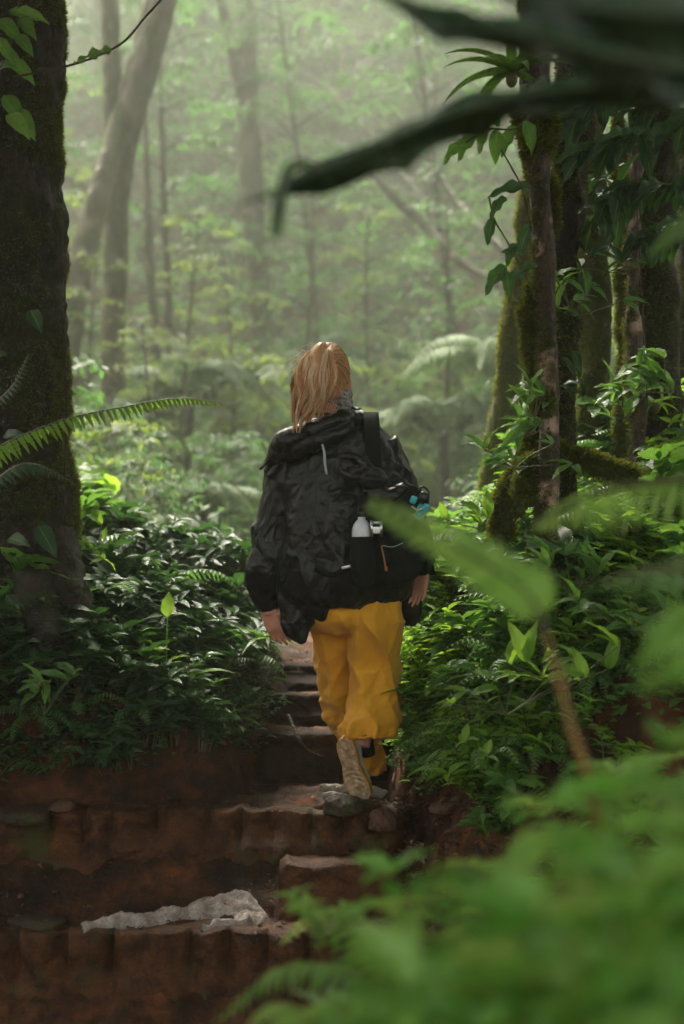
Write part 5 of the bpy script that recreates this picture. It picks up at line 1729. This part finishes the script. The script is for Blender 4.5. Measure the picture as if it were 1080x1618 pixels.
# loose crumbs of earth and bark on treads and bank faces (past counting)
r = np.random.default_rng(55)
n = 7000
x = r.uniform(-1.6, .7, n); y = r.uniform(4.5, 6.4, n)
x[:3200] = r.uniform(.05, .75, 3200); y[:3200] = r.uniform(4.4, 5.3, 3200)
k = np.ones(n, bool)
z = np.maximum(height(x, y), np.where((x < .12) & (y > 4.53) & (y < 4.72), .155, np.where((x < .2) & (y > 5.05) & (y < 5.2), .44, -9)))
P = np.stack([x, y, z], 1)
a = r.uniform(0, 2 * PI, n)
m_ = MB()
T_ = leaf_t(2, 2, W=.35, droop=.8, fold=-.4)
scatter(m_, T_, P, np.stack([np.cos(a), np.sin(a), r.uniform(-.2, .4, n)], 1), np.stack([r.uniform(-.7, .7, n), r.uniform(-.7, .7, n), np.ones(n)], 1), .014 * r.uniform(.4, 1.8, n) ** 1.3, r.uniform(0, 1, n))
tag(build(m_, 'dirt', M['root']), 'dark crumbs of earth and bark strewn over treads and banks', 'dirt', kind='stuff')
# ------------------------------------------------------------------ near foliage
# fern frond arching past the huge left trunk
def near_frond(pts, n, pl, prof, mat, label, name='fern_frond', tmpl=TL_PINNA_T, hang=.25, rnd=.5, rr=.003, up=(0, -.5, 1), seed=1, fwd=.35, stem=None, cat='fern frond', sw=1.):
    P = np.array(ats(pts))
    root = thing(name, tuple(P[0]), label, cat)
    L, S = MB(), MB()
    frond(L, P, n, pl, prof, tmpl, up=up, rnd=rnd, rr=rr, hang=hang, fwd=fwd, rng=random.Random(seed), stem_mb=S)
    build(L, 'pinnae', mat, root)
    build(S, 'stem', stem or M['stem'], root)
    return root
near_frond([(-60, 745, 4.6), (0, 705, 4.62), (100, 664, 4.68), (200, 642, 4.74), (280, 630, 4.8), (350, 637, 4.86)], 50, .10, lambda t: min(1, .9 * (1 - t) ** .55 + .05), M['leaf_bright'], 'long pale fern frond arching right across the huge left trunk', hang=.55, up=(0, -.35, 1), seed=3, rnd=.8)
near_frond([(-40, 790, 4.4), (20, 740, 4.42), (60, 735, 4.45), (110, 760, 4.5)], 26, .06, fprof, M['leaf_dark'], 'dark fern frond drooping before the foot of the huge left trunk', hang=.4, seed=4, rnd=.3)
near_frond([(-30, 655, 5.2), (20, 610, 5.2), (45, 560, 5.2)], 18, .05, fprof, M['leaf_dark'], 'small dark fern frond on the left edge halfway up the trunk', hang=.3, seed=5, rnd=.2)

# twig crossing the top left with a chewed leaf
def twig(pts, rad, label, name='twig', mat='root', leaves=(), lmat='leaf_mid', tm=None, cat='twig', n=60):
    P = np.array(ats(pts))
    root = thing(name, tuple(P[0]), label, cat)
    m_ = MB()
    tube(m_, P, rad, seg=8, n=n, disp=lambda V: fbm(V * 40, 2, 5) * .0012)
    build(m_, 'stem', M[mat], root)
    L = MB()
    for (px, py, d, dx, dz, s, r, *rest) in leaves:
        dy = rest[0] if rest else -.15
        u = rest[1] if len(rest) > 1 else (-.1, -.75, .6)
        t_ = tm or TL_NEAR
        scatter(L, t_, [at(px, py, d)], [(dx, dy, dz)], [u], s, r, s * (rest[2] if len(rest) > 2 else 1))
    if leaves:
        build(L, 'leaves', M[lmat], root)
    return root
twig([(20, 122, 4.9), (70, 112, 4.9), (110, 103, 4.9), (150, 90, 4.88), (195, 66, 4.85), (228, 28, 4.8), (262, -12, 4.75), (290, -70, 4.7)], .0042, 'bare twig crossing the top left with one insect chewed leaf')
m_ = MB()
TCH = leaf_t(16, 4, W=.27, droop=.2, fold=.08, wave=.25, teeth=7)
scatter(m_, TCH, [at(176, 78, 4.86)], [(-1, -.1, -.30)], [(-.1, -.8, .7)], .135, .55)
p_ = [o for o in bpy.data.objects if o.name.startswith('twig')][0]
build(m_, 'leaf', M['leaf_mid'], p_)
lv = []
rl = random.Random(8)
for (x, y) in ((12, 30), (30, 15), (40, 55), (15, 75), (30, 95), (8, 110), (38, 172), (20, 150), (35, 20), (5, 60), (44, 30), (28, 180)):
    lv.append((x - 15, y, 5.15 + rl.uniform(-.1, .1), rl.uniform(.2, 1), rl.uniform(-1, .3), rl.uniform(.09, .14), rl.random(), rl.uniform(-.4, .1)))
twig([(-40, 200, 5.2), (-5, 120, 5.15), (20, 60, 5.15), (35, -20, 5.15)], .005, 'leafy climber hugging the huge left trunk at the top', 'climbing_plant', leaves=lv, lmat='leaf_mid', tm=TL_BROAD, cat='climber')
lv = []
for (x, y) in ((-5, 480), (10, 560), (48, 490), (-10, 320), (5, 690), (14, 850), (20, 880), (60, 830), (10, 940)):
    lv.append((x, y, 5.3 + rl.uniform(-.05, .05), rl.uniform(-.3, 1), rl.uniform(-.8, .2), rl.uniform(.09, .15), rl.random() * .5, rl.uniform(-.4, -.1)))
twig([(-30, 980, 5.35), (-14, 800, 5.35), (-8, 600, 5.35), (-20, 420, 5.35), (-30, 250, 5.35)], .005, 'sparse dark climber low on the huge left trunk', 'climbing_plant', leaves=lv, lmat='leaf_dark', tm=TL_BROAD, cat='climber')

# epiphyte with ribbed leaves hanging off the left of the slender stem
TRIB = leaf_t(16, 4, W=.22, droop=.9, fold=.25, wave=.22)
twig([(845, 470, 4.85), (822, 420, 4.8), (800, 380, 4.78), (780, 345, 4.78), (772, 310, 4.8)], .003, 'epiphyte with drooping ribbed leaves left of the slender stem', 'epiphyte', 'stem',
     [(838, 300, 4.85, -1, .12, .155, .5, -.25), (800, 312, 4.8, -.9, -.75, .10, .6, -.1), (838, 355, 4.85, -.55, -1, .12, .4, -.1), (815, 385, 4.8, -.5, -.8, .09, .5, -.1),
      (800, 420, 4.78, -1, -.9, .13, .9, -.2), (800, 428, 4.76, .1, -1, .10, .7, -.2), (830, 440, 4.8, -.9, .2, .10, .4, -.2), (780, 345, 4.78, -.4, -1, .10, .5, 0), (850, 420, 4.8, -1, -.1, .09, .6, -.2), (826, 402, 4.8, -1, .4, .08, .2, -.3)], 'leaf_dark', TRIB, 'plant')
twig([(860, 150, 4.85), (820, 200, 4.8), (770, 205, 4.75), (735, 225, 4.7)], .003, 'leafy spray reaching left just under the big blurred leaf', 'epiphyte', 'stem',
     [(735, 225, 4.7, -1, -.6, .11, .8, -.2), (760, 208, 4.72, -1, -.75, .13, .7, -.1), (790, 200, 4.75, -.8, .5, .09, .4, -.2), (785, 205, 4.75, -.1, -1, .12, .4, -.1), (815, 200, 4.8, -.6, -.8, .12, .3, -.1), (830, 190, 4.8, .3, -1, .12, .5, -.1), (770, 200, 4.75, -.5, -1, .10, .6, -.1)], 'leaf_mid', TRIB, 'plant')
# leafy shoots at the foot of the stem
def shoots(c, n, ls, label, mat, seed, tm=TL_NEAR, dirb=(-.8, -.3, .2), name='leafy_shoot', cat='plant', spread=.08, h=.15, up=.3):
    r = random.Random(seed)
    P0 = at(*c)
    root = thing(name, tuple(P0), label, cat)
    L, S, bag_ = MB(), MB(), LeafBag()
    for k in range(n):
        e = P0 + np.array([r.gauss(0, spread), r.gauss(0, spread * .5), r.uniform(0, h)])
        tube(S, [P0, (P0 + e) / 2 + rv(r, .01), e], .0022, seg=5, n=6, cap=False)
        for j in range(r.randint(2, 4)):
            d = np.array(dirb) * r.uniform(.3, 1) + rv(r, .8) + np.array([0, 0, up])
            bag_.add(e, d, np.array([0, -.4, 1]) + rv(r, .3), ls * r.uniform(.6, 1.15), r.random())
    bag_.to(L, tm)
    build(L, 'leaves', M[mat], root)
    build(S, 'stem', M['stem'], root)
    return root
shoots((835, 690, 4.85), 9, .125, 'leafy shoot of pointed leaves left of the slender stem', 'leaf_mid', 1)
shoots((815, 740, 4.85), 7, .10, 'pale pointed shoot above the mossy sloping root', 'leaf_mid', 2)
shoots((755, 835, 5.0), 4, .10, 'young shoot with upright leaves at the crest of the right bank', 'leaf_bright', 3, up=.9)
shoots((905, 500, 5.0), 6, .10, 'shoot growing from the dark trunk at mid height', 'leaf_mid', 4, dirb=(.6, -.3, -.2))
shoots((925, 620, 5.0), 5, .10, 'broad-leaved shoot right of the dark trunk low down', 'leaf_dark', 5, dirb=(.6, -.3, -.6))
shoots((985, 660, 5.6), 9, .12, 'leafy shoot at the foot of the thin yellow mossed stem', 'leaf_mid', 6)
shoots((970, 340, 5.3), 10, .16, 'dark shoot hanging before the right trunks', 'leaf_dark', 7, dirb=(-.3, -.3, -.6), spread=.12)
shoots((1060, 620, 5.4), 8, .13, 'leafy shoot at the right edge beside the bromeliad', 'leaf_mid', 8)
shoots((960, 430, 5.2), 6, .15, 'broad dark leaves poised between the right trunks', 'leaf_dark', 9, dirb=(-.6, -.3, .0), spread=.1)
shoots((900, 940, 4.7), 10, .12, 'fresh green shoot on the right bank under the mossy stem', 'leaf_mid', 10, up=.7)
shoots((1000, 1000, 4.4), 10, .12, 'leafy shoot in the middle of the right bank', 'leaf_mid', 12, up=.3, spread=.12)
shoots((890, 1090, 4.3), 8, .13, 'light green shoot with arching leaves low on the right bank', 'leaf_bright', 13, up=.5, spread=.12)
shoots((800, 1130, 4.5), 8, .11, 'pale leaved shoot low on the right bank edge', 'leaf_bright', 14, up=.2, spread=.1)
shoots((70, 1130, 5.0), 5, .11, 'green shoot at the lower left of the dark bank', 'leaf_mid', 15, up=.3, spread=.08)
shoots((160, 890, 5.6), 5, .08, 'small bright shoot at the foot of the huge left trunk', 'leaf_bright', 16, up=.5, spread=.05)
shoots((130, 800, 7.8), 9, .22, 'bright yellow green leafy plant beyond the huge left trunk', 'leaf_bright', 17, up=.3, spread=.15, tm=TL_BROAD)

# hanging leafy boughs at the top right
rb = random.Random(31)
for k, (pts, lab) in enumerate((
    ([(1130, 150, 4.6), (1060, 200, 4.6), (990, 215, 4.6), (930, 235, 4.65)], 'upper dark leafy bough reaching in from the right edge'),
    ([(1130, 260, 4.9), (1070, 290, 4.9), (1000, 290, 4.9), (950, 320, 4.95)], 'second dark leafy bough reaching in from the right edge'),
    ([(1130, 330, 5.2), (1080, 350, 5.2), (1020, 370, 5.2)], 'third dark leafy bough low on the right edge'),
    ([(1000, -20, 5.0), (985, 80, 5.0), (950, 150, 5.0), (900, 190, 5.0)], 'dark leafy bough dropping behind the big blurred leaf'),
    ([(1120, 40, 5.4), (1060, 120, 5.4), (1010, 170, 5.4)], 'dim leafy bough high behind the others at the right'))):
    P = spline(np.array(ats(pts)), 14)
    lv = []
    for i in range(2, 14):
        for s in (-1, 1):
            p = P[i]
            px_, py_ = p[0] * FPX / p[1] + 540, 809 - (p[2] - CAM_Z) * FPX / p[1]
            lv.append((px_, py_, p[1], rb.uniform(-1, .2), s * rb.uniform(.1, .5) - .45, rb.uniform(.10, .16), rb.random() * .7, rb.uniform(-.6, .4)))
    twig(pts, .004, lab, 'leafy_bough', 'stem', lv, 'leaf_dark', TRIB, 'bough')

# bromeliads on the stems
def bromeliad(c, L_, n, label, seed, mat='leaf_bright', up=.8, w=.085):
    r = random.Random(seed)
    P0 = at(*c)
    root = thing('bromeliad', tuple(P0), label, 'bromeliad')
    L, bag_ = MB(), LeafBag()
    for k in range(n):
        a = k * 2.399
        bag_.add(P0 + rv(r, .006), (math.cos(a), math.sin(a) * .8, up * r.uniform(.1, 1.6)), (0, 0, 1), L_ * r.uniform(.7, 1.1), r.random())
    bag_.to(L, leaf_t(10, 2, W=w, shape='strap', droop=1.1, fold=.35))
    build(L, 'leaves', M[mat], root)
    m_ = MB()
    ellipsoid(m_, P0 - np.array([0, 0, .01]), (.02, .02, .03))
    build(m_, 'base', M['stem'], root)
bromeliad((808, 120, 4.82), .26, 16, 'large bromeliad on the slender stem right under the big blurred leaf', 3, 'leaf_mid')
bromeliad((1034, 640, 5.8), .125, 13, 'small bright bromeliad on the broad right hand trunk', 5, 'leaf_bright', .6)
bromeliad((985, 330 + 500, 4.9), .12, 12, 'small spiky bromeliad on the right bank above the ferns', 7, 'leaf_mid', .9, .05)
bromeliad((420, 1010, 5.55), .2, 14, 'spiky strap-leaved rosette at the right tip of the left bank', 9, 'leaf_mid', .7, .05)

# --- out-of-focus foliage close to the viewpoint
def big_leaf(name, rib, wfun, mat, label, n=120, m=22, wave=.02, tilt=.0, side_dir=(0, -1, .0), thick=.0012, teeth=0, cat='leaf', asym=1., seed=0):
    """one large leaf along rib points (already in metres)"""
    Q = spline(np.array(rib, float), n)
    T = np.gradient(Q, axis=0); T /= np.linalg.norm(T, axis=1)[:, None]
    t = np.linspace(0, 1, n)
    u = np.linspace(-1, 1, m)
    sd = np.array(side_dir, float)
    S = np.tile(sd, (n, 1)); S = S - T * (S * T).sum(1)[:, None]; S /= np.linalg.norm(S, axis=1)[:, None]
    Nn = np.cross(S, T)
    W = np.array([wfun(x) for x in t])
    if teeth: W = W * (1 - .30 * np.abs(np.sin(teeth * t * PI)))
    uu = np.where(u > 0, u * asym, u)
    wv = wave * np.sin(t[:, None] * 21 + seed + u[None] * 1.5) * u[None] ** 2 + wave * .5 * np.sin(t[:, None] * 9 + seed * 2) * u[None]
    V = Q[:, None] + S[:, None] * (W[:, None] * uu[None])[..., None] + Nn[:, None] * (wv - np.abs(u)[None] * W[:, None] * tilt)[..., None]
    C = np.stack(np.broadcast_arrays(np.full((1, 1), .5), (u[None] + 1) / 2, t[:, None]), -1).reshape(-1, 3)
    root = thing(name, tuple(Q[0]), label, cat)
    mb = MB().add(V.reshape(-1, 3), grid_faces(n, m), C)
    build(mb, 'blade', mat, root)
    sb = MB()
    tube(sb, Q, np.linspace(.006, .0012, n), seg=8, cap=False)
    build(sb, 'midrib', mat, root)
    return root
HW = lambda ts, ws: (lambda t: float(np.interp(t, ts, ws)))
big_leaf('large_leaf', ats([(1180, 150, 1.7), (1080, 140, 1.72), (960, 136, 1.78), (850, 148, 1.84), (780, 163, 1.88), (700, 186, 1.92), (620, 222, 1.96), (540, 259, 2.0), (440, 298, 2.05), (372, 327, 2.08)]),
         HW([0, .12, .25, .38, .47, .58, .68, .79, .9, 1], [.03, .028, .028, .022, .026, .036, .040, .030, .012, .002]), M['leaf_big'], 'huge dark blurred leaf sweeping across the top, its wet tip pointing left', tilt=-1.1, wave=.012, side_dir=(.1, 0, -1), seed=2, teeth=6)
sp_ = MB()
tube(sp_, ats([(500, 262, 2.0), (462, 262, 2.0), (446, 300, 2.0), (438, 345, 2.0), (434, 380, 2.0)]), [.004, .008, .009, .010, .003], seg=14, n=30, flat=(1, .35))
build(sp_, 'torn_lobe', M['leaf_big'], [o for o in bpy.data.objects if o.name.startswith('large_leaf')][0])
big_leaf('large_leaf', ats([(1240, 118, 1.45), (1080, 108, 1.5), (930, 78, 1.55), (830, 52, 1.6), (700, 32, 1.65), (590, -12, 1.7)]),
         HW([0, .25, .48, .64, .83, 1], [.036, .036, .030, .024, .024, .002]), M['leaf_big'], 'long dark blurred leaf just under the top edge', tilt=-1.0, wave=.010, side_dir=(.1, 0, -1), seed=5, teeth=5)
big_leaf('large_leaf', ats([(1250, 30, 1.2), (1080, 22, 1.22), (900, 5, 1.26), (760, -25, 1.3)]),
         HW([0, .5, 1], [.05, .036, .003]), M['leaf_big'], 'nearest dark blurred leaf in the top right corner', tilt=-.6, wave=.008, side_dir=(.1, .3, -1), seed=8)

# blurred frond in front of the hiker and its orange stalk
def leaflet_frond(pts, n, wl, label, mat, side, seed, width=.22, hang=.2, prof=None, tm=None, stem='stem', rr=.004, up=(0, -1, .6)):
    return near_frond(pts, n, wl, prof or fprof, M[mat], label, tmpl=tm or leaf_t(6, 3, W=width, droop=.6, fold=.15), hang=hang, rnd=.7, rr=rr, seed=seed, stem=M[stem], up=up, fwd=.6)
near_frond([(862, 1000, 1.75), (838, 945, 1.76), (790, 905, 1.8), (720, 864, 1.84), (650, 828, 1.88), (572, 790, 1.92)], 20, .060, lambda t: min(1, .75 + t * 1.2) * max(.0, 1 - t ** 1.6) ** .7 + .04, M['leaf_front'],
           'bright green blurred frond pointing left in front of the backpack', tmpl=leaf_t(8, 3, W=.27, droop=.35, fold=.12, wave=.1), hang=.0, rnd=.75, rr=.003, seed=4, up=(.1, -1, .25), fwd=.85)
m_ = MB()
P = ats([(862, 1000, 1.75), (880, 1060, 1.74), (900, 1140, 1.72), (925, 1215, 1.7), (950, 1330, 1.7), (980, 1500, 1.7)])
tube(m_, P, [.0025, .0035, .0048, .0055, .006, .006], seg=14, n=50)
r_ = thing('stalk', tuple(P[-1]), 'blurred orange brown stalk rising from the foreground plants', 'stalk')
build(m_, 'stalk', M['stem_orange'], r_)
leaflet_frond([(1180, 730, 2.1), (1080, 757, 2.15), (980, 768, 2.25), (900, 795, 2.3), (845, 832, 2.35)], 20, .085, 'bright blurred frond reaching in from the right edge', 'leaf_front', 1, 6, width=.16, hang=.7)
leaflet_frond([(1200, 880, 1.6), (1080, 898, 1.65), (1010, 905, 1.7), (950, 925, 1.75)], 10, .05, 'faint blurred frond below the bright one at the right edge', 'leaf_fern', 1, 8, width=.3, hang=.4)
big_leaf('broad_leaf', ats([(1130, 960, 1.5), (1080, 985, 1.52), (1040, 1010, 1.55), (1000, 1060, 1.58)]), lambda t: .022 * math.sin(PI * min(1, t * .9 + .1)) ** .7, M['leaf_front'], 'pale blurred leaf at the right edge pointing down left', seed=4, side_dir=(.4, -.3, 1), wave=.002)
big_leaf('broad_leaf', ats([(1130, 340, 2.2), (1090, 350, 2.2), (1060, 370, 2.25), (1022, 405, 2.3)]), lambda t: .022 * math.sin(PI * min(1, t * .9 + .1)) ** .7, M['leaf_mid'], 'dull blurred leaf high on the right edge', seed=4, side_dir=(.4, -.3, 1), wave=.002)
big_leaf('broad_leaf', ats([(1170, 1010, 1.2), (1110, 1040, 1.2), (1060, 1055, 1.2), (1010, 1090, 1.25)]), lambda t: .014 * math.sin(PI * min(1, t * .9 + .1)) ** .7, M['leaf_front'], 'blurred leaf on the right edge above the bright thicket', seed=6, side_dir=(.4, -.3, 1), wave=.003)

# the bright thicket in the bottom right corner: plants rooted on the near bank
FH = [herb('foreground_plant', 600 + i, M['leaf_front'], n_st=9, h=.5 + .06 * i, ls=.11 + .012 * i, tmpl=[TL_BROAD, TL_NEAR][i % 2], spread=.55) for i in range(3)]
FF = [fern('foreground_fern', 620 + i, M['leaf_front'], n=7, L_=.55, pl=.10, pairs=24, tmpl=TL_PINNA_T) for i in range(2)]
# (px, py of the crown, depth, proto, scale)
spots = [(680, 1440, 2.3, 'F0', .8, 'fern at the left tip of the bright thicket'), (600, 1530, 2.1, 'H0', .5, 'leafy plant at the left foot of the bright thicket'), (500, 1400, 2.5, 'H1', .26, 'small blurred sprig in front of the squared step'),
         (540, 1600, 1.8, 'F1', .5, 'fern at the bottom of the bright thicket near the middle'), (830, 1370, 2.0, 'H1', .7, 'plant topping the middle of the bright thicket'), (930, 1270, 1.6, 'H0', .7, 'pale leaved plant high in the bright thicket'),
         (1020, 1190, 1.45, 'H2', .7, 'tallest plant of the bright thicket near the right edge'), (1090, 1290, 1.3, 'H1', .7, 'plant cut by the right edge below the tallest one'), (900, 1450, 1.5, 'H2', .7, 'broad plant in the heart of the bright thicket'),
         (760, 1560, 1.5, 'H0', .7, 'plant at the bottom edge in the middle of the thicket'), (980, 1540, 1.2, 'H1', .6, 'nearest plant in the bottom right corner'), (640, 1630, 1.7, 'F0', .6, 'fern cut by the bottom edge'), (860, 1610, 1.3, 'H2', .5, 'plant cut by the bottom edge right of the middle'),
         (1050, 1450, 1.8, 'F1', .9, 'fern hidden in the back of the bright thicket'), (800, 1460, 2.5, 'H0', .6, 'plant behind the left half of the bright thicket'), (980, 1220, 2.5, 'H1', .7, 'plant rising behind the orange stalk'),
         (980, 1370, 1.35, 'H0', .6, 'pale plant in front of the tallest one'), (1060, 1420, 1.1, 'H2', .5, 'leaves almost touching the lens at the lower right edge'), (700, 1520, 1.9, 'F1', .7, 'fern under the pale topping plant'), (830, 1500, 1.9, 'H1', .6, 'plant filling the gap behind the heart of the thicket')]
rf = random.Random(77)
for (px, py, d, k, s, lab) in spots:
    pr = FF[int(k[1])] if k[0] == 'F' else FH[int(k[1])]
    p = at(px, py, d)
    hgt = (.30 if k[0] == 'F' else .5 + .06 * int(k[1])) * s
    placed(pr, used, p[0] + .02, p[1], p[2] - hgt, s, None, lab, 'fern' if k[0] == 'F' else 'plant', 'bright foreground thicket', rng=rf)

# sweep out prototypes that found no place
for o in [o for o in bpy.data.objects if o.type == 'EMPTY' and o.parent is None and 'label' not in o]:
    for c in kids(o): bpy.data.objects.remove(c)
    bpy.data.objects.remove(o)

# ------------------------------------------------------------------ mist
hx, hy0, hy1, hz0, hz1 = 62, -42, 64, -6, 75
hm = bpy.data.meshes.new('haze')
vs = [(-hx, hy0, hz0), (hx, hy0, hz0), (hx, hy1, hz0), (-hx, hy1, hz0), (-hx, hy0, hz1), (hx, hy0, hz1), (hx, hy1, hz1), (-hx, hy1, hz1)]
hm.from_pydata(vs, [], [(0, 3, 2, 1), (4, 5, 6, 7), (0, 1, 5, 4), (1, 2, 6, 5), (2, 3, 7, 6), (3, 0, 4, 7)])
mm = bpy.data.materials.new('haze')
mm.use_nodes = True
nt = mm.node_tree
nt.nodes.clear()
out = nt.nodes.new('ShaderNodeOutputMaterial')
pv = nt.nodes.new('ShaderNodeVolumePrincipled')
pv.inputs['Color'].default_value = (.91, .97, .87, 1)
pv.inputs['Density'].default_value = .0058
pv.inputs['Anisotropy'].default_value = .6
nt.links.new(pv.outputs[0], out.inputs['Volume'])
ho = link('haze', hm, mm)
tag(ho, kind='stuff', label='pale green mist filling the forest')
